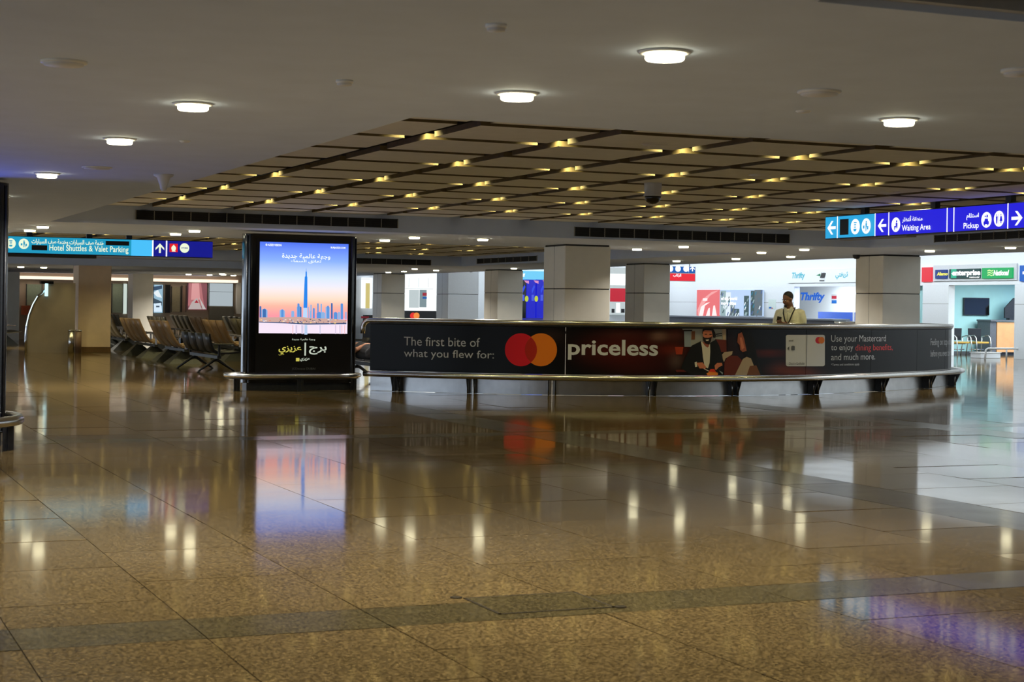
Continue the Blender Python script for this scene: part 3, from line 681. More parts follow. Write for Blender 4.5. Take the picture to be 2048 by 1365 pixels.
def guard_rail(label, x0, x1, y0, y1, z, r=.035, tilt=0):
    t = thing('guard_rail', label, 'guard rail', ((x0+x1)/2, (y0+y1)/2, 0))
    R_ = (y1-y0)/2; pl = []
    for k in range(13): a = math.radians(-90+180*k/12); pl.append((x1-R_+R_*math.cos(a), (y0+y1)/2+R_*math.sin(a), z))
    for k in range(13): a = math.radians(90+180*k/12); pl.append((x0+R_+R_*math.cos(a), (y0+y1)/2+R_*math.sin(a), z))
    obj('tube_rail', B().tube(pl, r, 10, closed=True), M_STEEL, t)
    ctr = Vector(((x0+x1)/2, (y0+y1)/2, 0))
    obj('rail_band', B().tube([Vector((p[0], p[1], z-.035))+(Vector((ctr.x, ctr.y, z))-Vector(p)).normalized()*.03 for p in pl], .022, 8, closed=True), M_DARKMET, t)
    for k in (0.06, .5, .94):
        xx = x0+(x1-x0)*k
        yy = y0 if .1 < k < .9 else y0+R_*.55
        obj('post', B().box(xx-.05, xx+.05, yy+.03, yy+.05, 0, z-.02).box(xx-.006, xx+.006, yy+.0, yy+.05, 0, z-.02), M_DARKMET, t)
    return t
KX0, KX1, KY = 6.68, 8.56, 26.6
kt = kiosk('tall black kiosk with a lit city skyline poster beside the counter', KX0, KX1, KY, .36, 2.515)
KF = PlaneV(KY)
a0, z1 = KF.sz(519.5, 483.5); a1, z0 = KF.sz(694, 668)
pb = a0-.09
obj('poster_frame', B().box(a0-.05, a1+.05, KY-.012, KY, KF.sz(600, 746)[1], z1+.05), mat('poster_frame_black', (.008, .008, .009), .25, noise=.2), kt)
FP = PlaneV(KY-.012)
ms = bpy.data.materials.new('poster_sky'); ms.use_nodes = True; nt = ms.node_tree; bs = nt.nodes['Principled BSDF']; bs.inputs['Base Color'].default_value = (.02, .02, .02, 1); bs.inputs['Roughness'].default_value = .15
g = nt.nodes.new('ShaderNodeTexCoord'); sp = nt.nodes.new('ShaderNodeSeparateXYZ'); rp = nt.nodes.new('ShaderNodeValToRGB'); nt.links.new(g.outputs['Generated'], sp.inputs[0]); nt.links.new(sp.outputs['Z'], rp.inputs['Fac'])
E_ = rp.color_ramp.elements; E_[0].position = 0; E_[0].color = (*rgb(228, 212, 228), 1); E_[1].position = 1; E_[1].color = (*rgb(72, 106, 222), 1)
for p_, c_ in ((.125, (224, 208, 224)), (.18, (240, 138, 152)), (.30, (250, 172, 152)), (.38, (244, 206, 184)), (.5, (226, 220, 224)), (.62, (200, 216, 246)), (.8, (128, 164, 246))): e = E_.new(p_); e.color = (*rgb(*c_), 1)
nt.links.new(rp.outputs['Color'], bs.inputs['Emission Color']); bs.inputs['Emission Strength'].default_value = 1.25
P = Print(FP); P.szrect(a0, a1, z0, z1, ms); sky = P.done('lit_poster', kt, 'backlit skyline poster')
def G_(n, r, g, b, s=1.15): return glow(n, rgb(r, g, b), s)
P = Print(PlaneV(KY-.0145), step=.0004)
def C5(pts): return [(490+x/6.5, 470+y/6.5) for x, y in pts]
B1, B2, B3, BT, BD = G_('tower_blue', 84, 140, 208), G_('tower_light_blue', 132, 170, 216), G_('tower_dark_blue', 58, 104, 168), G_('tower_main', 40, 128, 224), G_('shore_dark', 40, 66, 110)
for x0_, x1_, y_, m_ in [(188,212,925,B3),(215,292,955,B2),(232,272,960,B3),(450,518,965,B2),(470,500,970,B1),(600,640,985,B2),(672,735,920,B2),(680,708,890,B1),(712,732,935,B3),(820,832,935,B2),(848,866,905,B2),(880,906,950,B1),(840,850,990,B2),(938,956,890,B1),(980,1000,895,B2),(930,1000,1000,B1),(985,1040,1000,B2),(1045,1100,925,B2),(1065,1090,920,B1),(1115,1138,885,B3),(1150,1200,1000,B1),(1205,1235,1000,B2),(1240,1272,890,B1),(1300,1318,1000,B2)]:
    w_ = x1_-x0_; P.poly(C5([(x0_, 1100), (x0_, y_+w_*.25), (x0_+w_*.55, y_), (x1_, y_+w_*.35), (x1_, 1100)]), m_)
P.poly(C5([(752, 1080), (766, 730), (774, 545), (783, 540), (785, 480), (790, 478), (793, 425), (797, 478), (802, 482), (803, 540), (808, 548), (809, 900), (806, 1080)]), BT)
P.poly(C5([(750, 1080), (757, 950), (805, 950), (808, 1080)]), G_('tower_foot', 176, 206, 238))
P.poly(C5([(180, 1075), (480, 1072), (700, 1068), (900, 1085), (1100, 1090), (1315, 1110), (1315, 1150), (1000, 1152), (800, 1160), (500, 1140), (180, 1130)]), G_('shore_warm', 196, 160, 150))
P.poly(C5([(180, 1128), (500, 1138), (800, 1152), (1315, 1145), (1315, 1162), (800, 1168), (500, 1150), (180, 1140)]), BD)
random.seed(3)
SHC = [G_('shore_lamp', 255, 214, 120), G_('shore_tree', 60, 84, 90), G_('shore_white', 235, 220, 220), G_('shore_red', 214, 120, 100)]
for k in range(60):
    xx = 185+random.random()*1120; yy = 1080+random.random()*50+(xx-185)*.02; w_ = 8+random.random()*18; P.poly(C5([(xx, yy), (xx+w_, yy), (xx+w_, yy+10), (xx, yy+9)]), random.choice(SHC+[BD, B2]))
for k in range(14):
    xx = 560+random.random()*740; P.poly(C5([(xx, 1175), (xx+14, 1175), (xx+12, 1290), (xx+2, 1290)]), G_('water_streak_%d' % (k % 3), *((206, 190, 214), (232, 190, 196), (190, 190, 216))[k % 3]))
P.poly(C5([(765, 1172), (800, 1172), (802, 1296), (762, 1296)]), G_('water_tower', 176, 198, 228))
P.done('skyline', sky); P = Print(PlaneV(KY-.0148), step=.0004)
PW = G_('poster_white', 240, 245, 255, 1.3)
P.text(arabic('وجهة عالمية جديدة'), 564, 507.5, 660.5, 519.5, PW, .008); P.text(arabic('تعانق السماء'), 581.5, 519.5, 642.5, 527, PW, .008)
P.text('© AZIZI VISION', 531, 488, 563, 492.5, PW, .03); P.text('BURJAZIZI.COM', 661.5, 494, 690.8, 498.5, PW, .03)
P.done('poster_lettering', sky)
P = Print(PlaneV(KY-.0125)); PWH, PYE = G_('logo_white', 214, 224, 205, .8), G_('logo_yellow', 222, 212, 92, .8)
P.text(arabic('برج'), 618, 693, 653, 709.6, PWH, .02); P.rect(608.8, 685.5, 611.8, 711.7, PWH); P.text(arabic('عزيزي'), 557, 692.5, 602.6, 708.5, PYE, .02); P.text(arabic('دبي'), 557, 708, 568, 711.5, PYE); P.rect(591.6, 716.3, 598.5, 723, PYE); P.text(arabic('عزيزي'), 599.5, 716, 619.6, 723.5, PWH, .02)
P.text(arabic('وجهة عالمية جديدة'), 583.8, 677, 629.8, 681.8, PWH, .008); P.done('poster_lettering', kt)
P = Print(PlaneV(KY-.0125)); P.text('JCDecaux DUBAI', 583.8, 735.8, 630.5, 741, ink('ink_pale_grey', 110, 112, 115)); P.done('maker_mark', kt)
guard_rail('low steel guard rail looping around the lit skyline kiosk', 6.42, 8.62, 26.25, 27.2, .245)
k2 = kiosk('black kiosk edge cut off by the left border of the picture', -.02, 1.93, 16.85, .36, 2.52)
obj('poster_frame', B().box(.2, 1.72, 16.838, 16.85, .45, 2.42), MATS['poster_frame_black'], k2)
obj('lit_poster', B().box(.25, 1.67, 16.83, 16.838, .75, 2.37), G_('near_poster', 84, 112, 240, 3.0), k2)
guard_rail('dark steel guard rail end at the left border, in front of the cut-off kiosk', -.3, 2.03, 15.9, 17.6, .27, .05)
# ------------------------------------------------------------------ hanging signs
def disc_icon(P, cx, cy, rx, ry, m, kind, dark):
    P.disc(cx, cy, rx, ry, m)
    def L(polys): P.loc(cx-rx, cy-ry, cx+rx, cy+ry, polys, dark)
    if kind == 'car': L([[(.3,.62),(.36,.42),(.64,.42),(.7,.62)],[(.24,.6),(.76,.6),(.76,.78),(.24,.78)],[(.28,.78),(.38,.78),(.38,.86),(.28,.86)],[(.62,.78),(.72,.78),(.72,.86),(.62,.86)],[(.36,.24),(.56,.24),(.56,.3),(.36,.3)],[(.54,.16),(.7,.2),(.7,.34),(.54,.38),(.6,.27)]])
    if kind == 'people': L([[(.2,.34),(.38,.34),(.36,.6),(.34,.8),(.24,.8),(.22,.6)],[(.25,.22),(.33,.22),(.33,.31),(.25,.31)],[(.66,.34),(.78,.34),(.86,.66),(.58,.66)],[(.68,.66),(.77,.66),(.77,.8),(.68,.8)],[(.68,.22),(.76,.22),(.76,.31),(.68,.31)],[(.485,.2),(.515,.2),(.515,.82),(.485,.82)]])
    if kind == 'seat': L([[(.52,.2),(.66,.2),(.66,.33),(.52,.33)],[(.5,.36),(.66,.36),(.66,.66),(.5,.66)],[(.36,.58),(.62,.58),(.62,.68),(.36,.68)],[(.34,.6),(.44,.6),(.42,.84),(.34,.84)],[(.7,.4),(.75,.4),(.75,.74),(.46,.74),(.46,.7),(.7,.7)]])
    if kind == 'bus': L([[(.34,.2),(.66,.2),(.66,.28),(.34,.28)],[(.38,.34),(.62,.34),(.62,.42),(.38,.42)],[(.38,.5),(.62,.5),(.62,.56),(.38,.56)],[(.32,.64),(.68,.64),(.62,.8),(.38,.8)]])
    if kind == 'porter': L([[(.46,.18),(.58,.18),(.58,.3),(.46,.3)],[(.44,.32),(.62,.32),(.6,.58),(.46,.58)],[(.46,.58),(.52,.58),(.5,.84),(.44,.84)],[(.55,.58),(.61,.58),(.66,.84),(.6,.84)],[(.2,.46),(.36,.46),(.36,.66),(.2,.66)],[(.66,.5),(.8,.5),(.8,.72),(.66,.72)]])
SG_C, SG_C2, SG_B, SG_W, SG_K = G_('sign_cyan', 40, 160, 214, 1.1), G_('sign_cyan_light', 70, 185, 240, 1.1), G_('sign_blue', 34, 30, 205, 1.15), G_('sign_white', 250, 252, 255, 1.2), mat('sign_patch_black', (.004, .004, .006), .5, noise=.1)
SG_C3, SG_N = G_('sign_teal', 28, 152, 190, 1.0), G_('sign_navy', 18, 24, 140, 1.0)
M_SIGNBOX = mat('sign_housing', (.03, .04, .09), .4, noise=.1)
# right sign: along y at x = 13.6
SX = 13.6; RS = PlaneU(SX); y_l = -RS.sz(1650, 456)[0]; z_b, z_t = 2.425, 2.755; y_r = 15.2
t = thing('hanging_sign', 'long blue lit hanging sign reading Waiting Area and Pickup over the counter', 'sign', (SX+.1, (y_l+y_r)/2, z_b))
obj('housing', B().box(SX, SX+.2, y_r, y_l, z_b, z_t), M_SIGNBOX, t, bevel=.008)
def sec(x0, x1, m, name, xr=None):
    a0 = RS.sz(x0, 456)[0]; a1 = -y_r-.01 if xr else RS.sz(x1, 446)[0]
    P = Print(RS); P.szrect(a0+.004, a1-.004, z_b+.014, z_t-.014, m); return P.done(name, t)
s1 = sec(1651, 1675.3, SG_C, 'light_panel'); s2 = sec(1675.3, 1750.6, SG_C, 'light_panel'); s3 = sec(1750.6, 1778, SG_B, 'light_panel'); s4 = sec(1778, 1894.6, SG_B, 'light_panel'); s5 = sec(1894.6, 1908, SG_B, 'light_panel'); s6 = sec(1908, 2016, SG_B, 'light_panel'); s7 = sec(2016, 2048, SG_B, 'light_panel', True)
RS2 = PlaneU(SX-.004)
for x in (1675.3, 1750.6, 1778, 1894.6, 1908, 2016):
    a = RS.sz(x, 450)[0]; obj('divider', B().box(SX-.006, SX, -a-.008, -a+.008, z_b+.01, z_t-.01), SG_W, t)
P = Print(RS2); P.loc(1655, 442.5, 1672, 469.5, ARROW_L, SG_W); P.done('left_arrow', s1)
P = Print(RS2); P.rect(1680, 438.5, 1697.4, 470, SG_K); disc_icon(P, 1711, 453.7, 9, 15.5, SG_W, 'bus', SG_C); disc_icon(P, 1733.4, 452.4, 9, 15.5, SG_W, 'porter', SG_C); P.done('pictograms', s2)
P = Print(RS2); P.loc(1756, 438.5, 1773, 464.5, ARROW_L, SG_W); P.done('left_arrow', s3)
P = Print(RS2); disc_icon(P, 1792, 449.8, 8.7, 14.5, SG_W, 'seat', SG_B); P.text(arabic('منطقة أنتظار'), 1805.5, 431.5, 1846, 445, SG_W, .02); P.text('Waiting Area', 1805, 449, 1862.5, 464.5, SG_W, .012); P.done('lettering', s4)
P = Print(RS2); P.text(arabic('استلام'), 1933, 426.5, 1958, 440, SG_W, .02); P.text('Pickup', 1927.5, 445.5, 1957.8, 460.5, SG_W, .012); disc_icon(P, 1973.5, 440, 10.3, 15.7, SG_W, 'car', SG_B); disc_icon(P, 1999.8, 437.8, 10.3, 16, SG_W, 'people', SG_B); P.done('lettering', s6)
P = Print(RS2); P.loc(2023.5, 422, 2045.5, 451, ARROW_R, SG_W); P.done('right_arrow', s7)
for px in (1718, 1858, 2008):
    a = -RS.sz(px, 425)[0]; obj('hanger', B().box(SX+.06, SX+.14, a-.05, a+.05, z_t, ZK+.1), M_DARKMET, t)
obj('sensor_strip', B().box(SX+.02, SX+.18, y_l-1.9, y_l-.35, z_b-.02, z_b), M_VFRAME, t)
# left sign: along x at y = 31
LV = 31.0; LS = PlaneV(LV); xr_ = LS.sz(425.5, 498)[0]; xl_ = 2.4; zb2, zt2 = 2.215, 2.525
t = thing('hanging_sign', 'turquoise lit hanging sign reading Hotel Shuttles and Valet Parking at left', 'sign', ((xl_+xr_)/2, LV+.1, zb2))
obj('housing', B().box(xl_, xr_, LV, LV+.2, zb2, zt2), M_SIGNBOX, t, bevel=.008)
def sec2(a0, a1, m): P = Print(LS); P.szrect(a0+.004, a1-.004, zb2+.012, zt2-.012, m); return P.done('light_panel', t)
q = [xl_, LS.sz(262, 495)[0], LS.sz(305.5, 495)[0], LS.sz(333, 495)[0], xr_]
u1 = sec2(q[0], q[1]+.008, SG_C3); u2 = sec2(q[1], q[2], SG_C2); u3 = sec2(q[2], q[3], SG_N); u4 = sec2(q[3], q[4], SG_N)
for a in (q[2], q[3]): obj('divider', B().box(a-.012, a+.012, LV-.006, LV, zb2+.01, zt2-.01), SG_W, t)
L2 = PlaneV(LV-.004); SW2 = G_('sign_cream', 236, 246, 214, 1.05)
P = Print(L2); disc_icon(P, 21.5, 487.2, 10, 10.3, SW2, 'bus', SG_C3); disc_icon(P, 47.5, 488, 10.3, 10.5, SW2, 'porter', SG_C3); P.text(arabic('خدمة صف السيارات وخدمة صف السيارات'), 63, 479.5, 207, 491.5, SW2, .02); P.rect(211, 482.7, 258, 491.3, SG_K); P.rect(63, 490.8, 94, 500.8, SG_K); P.text('Hotel Shuttles & Valet Parking', 98.4, 491.5, 256.7, 507, SW2, .008); P.done('lettering', u1)
P = Print(L2); P.loc(311, 487, 328.5, 506.5, ARROW_U, SW2); P.done('up_arrow', u3)
P = Print(L2); P.rect(339, 487.8, 355.5, 504.5, G_('badge_red', 226, 30, 40, 1)); P.disc(347.2, 497, 4.6, 5.6, SW2); P.poly([(344, 495), (347.5, 489), (350, 495)], SW2); P.rect(343.5, 502, 351, 503.6, SW2); P.disc(369, 496.5, 9.4, 9.6, SW2); P.text('STORE', 362.5, 495, 375.5, 498, SG_N, .03); P.done('badges', u4)
obj('sensor_strip', B().box(xl_, LS.sz(193, 511)[0], LV+.0, LV+.18, zb2-.055, zb2-.004), mat('strip_black', (.01, .01, .012), .5, noise=.1), t)
for px in (60, 180, 260): a = LS.sz(px, 480)[0]; obj('hanger', B().box(a-.05, a+.05, LV+.06, LV+.14, zt2, ZK+.1), M_DARKMET, t)
# ------------------------------------------------------------------ waiting-area seats (rows run along y, seats face +x)
M_BROWN = mat('seat_brown_leather', (.27, .165, .08), .42, noise=.15, nscale=12)
M_OLIVE = mat('seat_olive_leather', (.13, .11, .06), .45, noise=.15, nscale=12)
M_BLK = mat('seat_black_vinyl', (.010, .011, .013), .38, noise=.2, nscale=12)
M_FOOT = mat('seat_foot_dark', (.03, .032, .026), .5, noise=.2)
M_CHROME = mat('chrome', (.7, .7, .7), .12, 1.0, noise=.04)
def seat_bench(name, label, n, pitch, high, m, pyramid=True):
    t = thing(name, label, 'seats', (0, 0, 0))
    prof = [(-.40, .97), (-.33, .80), (-.27, .68), (-.22, .58), (-.13, .46), (-.05, .40), (.10, .385), (.30, .41), (.46, .43)] if high else [(-.17, .78), (-.15, .66), (-.12, .54), (-.07, .45), (.03, .41), (.20, .405), (.42, .43)]
    w = pitch*.455
    for k in range(n):
        y = (k+.5)*pitch; b = B(); th = .035; out = []
        for i, (x, z) in enumerate(prof):
            a, c = prof[max(i-1, 0)], prof[min(i+1, len(prof)-1)]; dx, dz = c[0]-a[0], c[1]-a[1]; l = math.hypot(dx, dz); out.append((x+dz/l*th, z-dx/l*th))
        poly = prof+out[::-1]
        lo = [b.bm.verts.new((p[0], y-w, p[1])) for p in poly]; hi = [b.bm.verts.new((p[0], y+w, p[1])) for p in poly]; q = len(poly); npf = len(prof)
        for i in range(q): b.bm.faces.new((lo[i], lo[(i+1) % q], hi[(i+1) % q], hi[i])).smooth = True
        for i in range(npf-1):
            b.bm.faces.new((lo[i], lo[q-1-i], lo[q-2-i], lo[i+1])); b.bm.faces.new((hi[i+1], hi[q-2-i], hi[q-1-i], hi[i]))
        st = obj('seat_shell', b, m, t, local=True)
    for k in range(n+1):
        y = k*pitch; zt = .62 if high else .58
        if high or k in (0, n): obj('armrest', B().box(-.12, .30, y-.025, y+.025, zt-.03, zt).box(-.02, .03, y-.012, y+.012, .33, zt-.03), M_CHROME if high else M_BLK, t, local=True, bevel=.006)
    obj('beam', B().box(-.02, .06, .05, n*pitch-.05, .28, .34), M_FOOT, t, local=True)
    for y in ([pitch*.5, n*pitch-pitch*.5] if n > 1 else [pitch*.5]):
        if pyramid:
            b = B(); lo = [b.bm.verts.new(p) for p in ((-.36, y-.34, 0), (.40, y-.34, 0), (.40, y+.34, 0), (-.36, y+.34, 0))]; hi = [b.bm.verts.new(p) for p in ((-.04, y-.10, .29), (.08, y-.10, .29), (.08, y+.10, .29), (-.04, y+.10, .29))]
            b.bm.faces.new(lo[::-1]); b.bm.faces.new(hi)
            for i in range(4): b.bm.faces.new((lo[i], lo[(i+1) % 4], hi[(i+1) % 4], hi[i]))
            obj('leg', b, M_FOOT, t, local=True)
        else:
            obj('leg', B().tube([(-.33, y, .02), (-.02, y, .24), (.06, y, .24), (.40, y, .02)], [.02, .03, .03, .02], 8).lathe([(.03, 0), (.03, .02)], (-.33, y, 0), 8).lathe([(.03, 0), (.03, .02)], (.40, y, 0), 8).box(0, .04, y-.02, y+.02, .22, .30), M_BLK, t, local=True)
    return t
GB = None
bk = seat_bench('seat_bench', 'low black four-seat bench with splayed legs just left of the lit kiosk', 4, .66, False, M_BLK, False); bk.location = (7.86, 33.35, 0)
b4 = seat_bench('seat_bench', 'brown high-back seat row beside the beige column, farther of the two in line', 4, .68, True, M_BROWN); b4.location = (8.35, 42.15, 0)
b3 = seat_bench('seat_bench', 'brown high-back seat row with two pyramid feet nearest the camera', 3, .74, True, M_BROWN); b3.location = (8.22, 38.1, 0)
dup(b3, (9.95, 40.1, 0), label='brown high-back seat row right behind the low black bench')
dup(b3, (11.2, 47.3, 0), label='brown high-back seat row above and behind the low black bench, second deep')
ol = seat_bench('seat_bench', 'olive high-back seat row in front of the video screen', 4, .68, True, M_OLIVE); ol.location = (10.3, 48.6, 0)
for x, y, lab in [(9.2, 51.8, 'olive seat row half hidden right of the beige column'), (8.75, 48.4, 'olive seat row just behind the brown row by the beige column'), (13.0, 50.3, 'olive seat row below the white screen panel'), (12.0, 53.5, 'olive seat row below the lit pink poster'), (11.4, 42.6, 'olive seat row at the left edge of the kiosk'), (6.1, 54.0, 'seat row at far left beside the curved stand'), (13.2, 45.6, 'olive seat row partly hidden by the kiosk left edge'), (10.2, 55.6, 'olive seat row deep under the dark doorway')]:
    dup(ol, (x, y, 0), label=lab)
dup(bk, (9.8, 30.7, 0), rz=math.pi, label='low black bench hidden between kiosk and printed counter')
# ------------------------------------------------------------------ curved stand, bins
t = thing('display_stand', 'tall brown stand with a curved bright metal edge at far left', 'display stand', (6.4, 46.4, 0))
M_STAND = mat('stand_brown', (.26, .21, .15), .5, noise=.08, nscale=3)
edge = [(5.78, .0), (5.77, .35), (5.79, .7), (5.85, 1.0), (5.95, 1.28), (6.07, 1.5), (6.25, 1.66)]
obj('body', B().prism(edge+[(6.3, 1.86), (7.02, 1.86), (7.02, 0)], 46.35, 46.75, 'y'), M_STAND, t)
obj('metal_edge', B().tube([(x-.02, 46.34, z) for x, z in edge], .035, 8), M_CHROME, t)
obj('edge_glint', B().tube([(x-.035, 46.32, z) for x, z in edge[2:6]], .016, 8), G_('edge_glint_glow', 214, 240, 240, 1.6), t)  # glowing tube stands in for light reflected along the chrome edge
obj('screen', B().box(6.22, 6.30, 46.28, 46.33, 1.5, 1.84), G_('edge_screen', 190, 235, 240, 1.5), t)
obj('header_box', B().box(6.12, 6.44, 46.28, 46.6, 1.83, 1.90), M_BLACK, t)
BV = PlaneV(46.1)
for lab, x, m_, hh in (('slim silver cylindrical bin beside the brown stand', BV.sz(142, 690)[0], M_STEEL, .58), ('slim brown cylindrical bin against the beige column', BV.sz(154, 690)[0]+.03, mat('bin_brown', (.17, .10, .06), .45, noise=.1), .58)):
    t = thing('litter_bin', lab, 'bin', (x, 46.1, 0))
    obj('body', B().lathe([(.085, 0), (.085, hh)], (x, 46.1, 0), 18), m_, t); obj('lid', B().lathe([(.09, hh), (.09, hh+.03), (.06, hh+.045)], (x, 46.1, 0), 18), M_STEEL, t)
# ------------------------------------------------------------------ far left shop front (y = 62)
VF = PlaneV(61.99); M_SHOP = mat('shop_wall', (.34, .27, .20), .6, noise=.06, nscale=2)
w = thing('wall_far_left', None, None, (10, 62, 0), kind='structure'); obj('wall_body', B().box(-2, 18.3, 62.0, 62.3, 0, 2.6), M_SHOP, w)
t = thing('cove_light', 'long warm strip of cove light above the far left shop fronts', 'light', (10, 61.9, 2.16)); obj('light_strip', B().box(7.2, 15.25, 61.82, 61.95, 2.13, 2.24), G_('cove_glow', 255, 228, 200, 1.5), t); obj('bracket_rail', B().box(7.2, 15.25, 61.8, 61.98, 2.105, 2.13), M_SHOP, t)
for k in range(4): area_light('cove_wash', (8.2+2*k, 61.6, 2.1), 1.8, .1, 5, (1, .85, .68))
def wall_panel(label, name, cat, x0, y0, x1, y1, m, dep=.05, frame=True, sf=VF):
    a0, a1, z0, z1 = box_sz(sf, x0, y0, x1, y1); v = sf.v
    t = thing(name, label, cat, ((a0+a1)/2, v-dep, z0)); obj('panel', B().box(a0, a1, v-dep, v, z0, z1), m, t)
    if frame:
        for q in ((a0, a0+.02, z0-.01, z1+.01), (a1-.02, a1, z0-.01, z1+.01)): obj('frame_post', B().box(q[0], q[1], v-dep-.01, v, q[2], q[3]), M_DARKMET, t)
    return t, (a0, a1, z0, z1, v-dep)
wall_panel('pale green glass shop panel left of the curved stand', 'glass_panel', 'glass panel', 52, 569, 84, 611, mat('green_glass', (.22, .27, .20), .12, noise=.1), sf=VF)
wall_panel('orange and red counter front behind the curved stand', 'shop_counter', 'counter', 42, 612, 66, 630, mat('orange_counter', (.45, .09, .03), .5, noise=.2), .4, False)
wall_panel('pale green glass door right of the beige column', 'glass_door', 'door', 223, 568, 246, 626, MATS['green_glass'])
wall_panel('white lit door strip right of the beige column', 'light_strip', 'light', 246.5, 568, 253, 628, G_('door_strip', 200, 214, 205, 1.0), .08, False)
wall_panel('pale glass shop window left of the second beige column', 'glass_panel', 'glass panel', 253, 568, 262, 626, MATS['green_glass'])
t, q = wall_panel('bright video screen with blue and white streaks beside the second beige column', 'video_screen', 'screen', 305, 570, 325, 626, G_('screen_base', 150, 186, 206, 1.0), .15)
P = Print(PlaneV(q[4]-.002))
for pts, c in [([(306, 574), (324, 571), (324, 578), (306, 582)], (40, 70, 100)), ([(306, 586), (316, 580), (324, 596), (314, 594)], (230, 240, 245)), ([(306, 596), (324, 604), (324, 612), (306, 606)], (60, 80, 95)), ([(306, 608), (322, 606), (324, 624), (308, 624)], (215, 235, 250)), ([(312, 612), (319, 612), (319, 615), (312, 615)], (60, 90, 110))]: P.poly(pts, G_('screen_%d' % c[0], *c, 1.0))
P.done('picture', t)
wall_panel('dark shop doorway right of the video screen', 'dark_doorway', 'door', 330, 570, 340, 626, M_BLACK)
wall_panel('khaki wall panel of the booth left of the pink poster', 'booth_panel', 'panel', 342, 574, 361, 624, mat('khaki', (.22, .19, .11), .6, noise=.1), .05)
wall_panel('brown booth panel right of the dark post', 'booth_panel', 'panel', 363, 572, 372, 624, mat('booth_brown', (.2, .12, .08), .6, noise=.1), .05)
t, q = wall_panel('lit pink poster with a grey triangle, far left shops', 'lit_poster', 'poster', 374, 567, 414, 620, G_('poster_pink', 128, 74, 82, 1.0), .08)
P = Print(PlaneV(q[4]-.002))
for pts, c in [([(378, 567), (402, 567), (408, 612), (376, 612)], (176, 108, 112)), ([(384, 567), (398, 567), (400, 600), (382, 600)], (214, 150, 150)), ([(394, 596), (404, 619), (376, 619), (384, 604)], (182, 168, 166)), ([(393, 600), (397, 606), (389, 606)], (160, 24, 44)), ([(398, 594), (412, 619), (405, 619)], (190, 182, 180))]: P.poly(pts, G_('pink_%d_%d' % (c[0], c[1]), *c, 1.0))
P.done('picture', t)
t, q = wall_panel('plain white screen panel beside the kiosk, far left shops', 'white_screen', 'screen', 417, 567, 466, 612.5, G_('white_panel', 168, 180, 186, 1.0), .06)
obj('joint', B().box(q[0], q[1], q[4]-.002, q[4], q[2]+.52, q[2]+.53), M_JOINT, t)
wall_panel('grey cabinet below the white screen panel', 'cabinet', 'cabinet', 417, 614, 465, 650, mat('cabinet_grey', (.12, .11, .08), .6, noise=.1), .2, False)
wall_panel('pale post right of the white screen panel', 'wall_post', 'post', 471, 566, 479, 628, M_CLAD, .2, False)
point_light('poster_spot_light', (13.75, 61.4, 2.05), 2.0, (1, .85, .85), .03)
# ------------------------------------------------------------------ car hire hall on the right (fronts at x = 35)
UF = PlaneU(35.0); ZF = 2.315
w = thing('wall_right', None, None, (35, 52, 0), kind='structure')
obj('fascia', B().box(35.0, 35.25, -11.5, 66.0, ZF, 3.6), M_STORE, w)
def ypx(px, py=600): return -UF.sz(px, py)[0]
M_PILLAR = M_STORE
for a, b_ in ((66.0, ypx(1588)), (ypx(1713), ypx(1760)), (ypx(1845), ypx(1897)), (ypx(2029), -11.5)):
    obj('wall_segment', B().box(35.0, 35.25, b_, a, 0.0, ZF), M_STORE, w, bevel=.004)
# each wall panel joint of the fronts
for a, b_ in ((66.0, ypx(1588)), (ypx(1845), ypx(1897)), (ypx(2029), -11.5)): obj('joint', B().box(34.996, 35.0, b_, a, 1.70, 1.712), M_VFRAME, w)
obj('back_wall', B().box(38.6, 38.8, 49.0, 66.0, 0, 3.0), M_STORE, w); obj('shop_ceiling', B().box(35.25, 45, 34, 66.0, 2.62, 2.7), M_STORE, w)
w3 = thing('wall_teal', None, None, (38, 47.6, 0), kind='structure'); obj('wall_body', B().box(35.25, 44, 47.5, 47.7, 0, 2.62), M_TEAL, w3); obj('skirting', B().box(35.25, 44, 47.48, 47.5, 0, .1), M_GREY, w3)
obj('side_wall', B().box(41.5, 41.7, 34, 47.5, 0, 2.62), mat('store_blue', (.25, .42, .85), .5, noise=.03), w3)
w4 = thing('wall_end', None, None, (28, 66, 0), kind='structure'); obj('wall_body', B().box(18, 36, 66.0, 66.3, 0, 3.6), M_STORE, w4)
wb = thing('blocker_back', None, None, (4, -11.5, 0), kind='structure'); obj('wall_body', B().box(-14, 45, -11.8, -11.5, 0, 3.6), mat('back_blocker_grey', (.12, .11, .10), .7, noise=.05), wb)  # unseen dark wall added to keep world light off the boards and kiosk
w5 = thing('wall_outer', None, None, (46, 40, 0), kind='structure'); obj('wall_body', B().box(45.0, 45.3, -12, 66, 0, 3.6), M_STORE, w5)
def fascia_sign(label, x0, y0, x1, y1, m, name='fascia_sign', cat='sign', sf=UF, dep=.06):
    a0, a1, z0, z1 = box_sz(sf, x0, y0, x1, y1)
    t = thing(name, label, cat, (sf.u-dep/2, -(a0+a1)/2, z0)); obj('board', B().box(sf.u-dep, sf.u, -a1, -a0, z0, z1), m, t, bevel=.006); return t, PlaneU(sf.u-dep-.003)
WS = G_('store_lettering', 250, 252, 255, 1.3)
t, f = fascia_sign('plain red sign box on the fascia beside the right column', 1846, 535, 1866, 564, G_('sign_red', 222, 40, 58, 1.1))
t, f = fascia_sign('white fascia board carrying three rental signs', 1869, 529, 2036, 562, M_PLASTIC, 'sign_board', 'board', dep=.05)
UB = PlaneU(34.95)
t, f = fascia_sign('dark blue Alamo rental sign with yellow lettering', 1873, 540, 1896, 557.5, G_('alamo_blue', 16, 52, 128, 1.1), sf=UB)
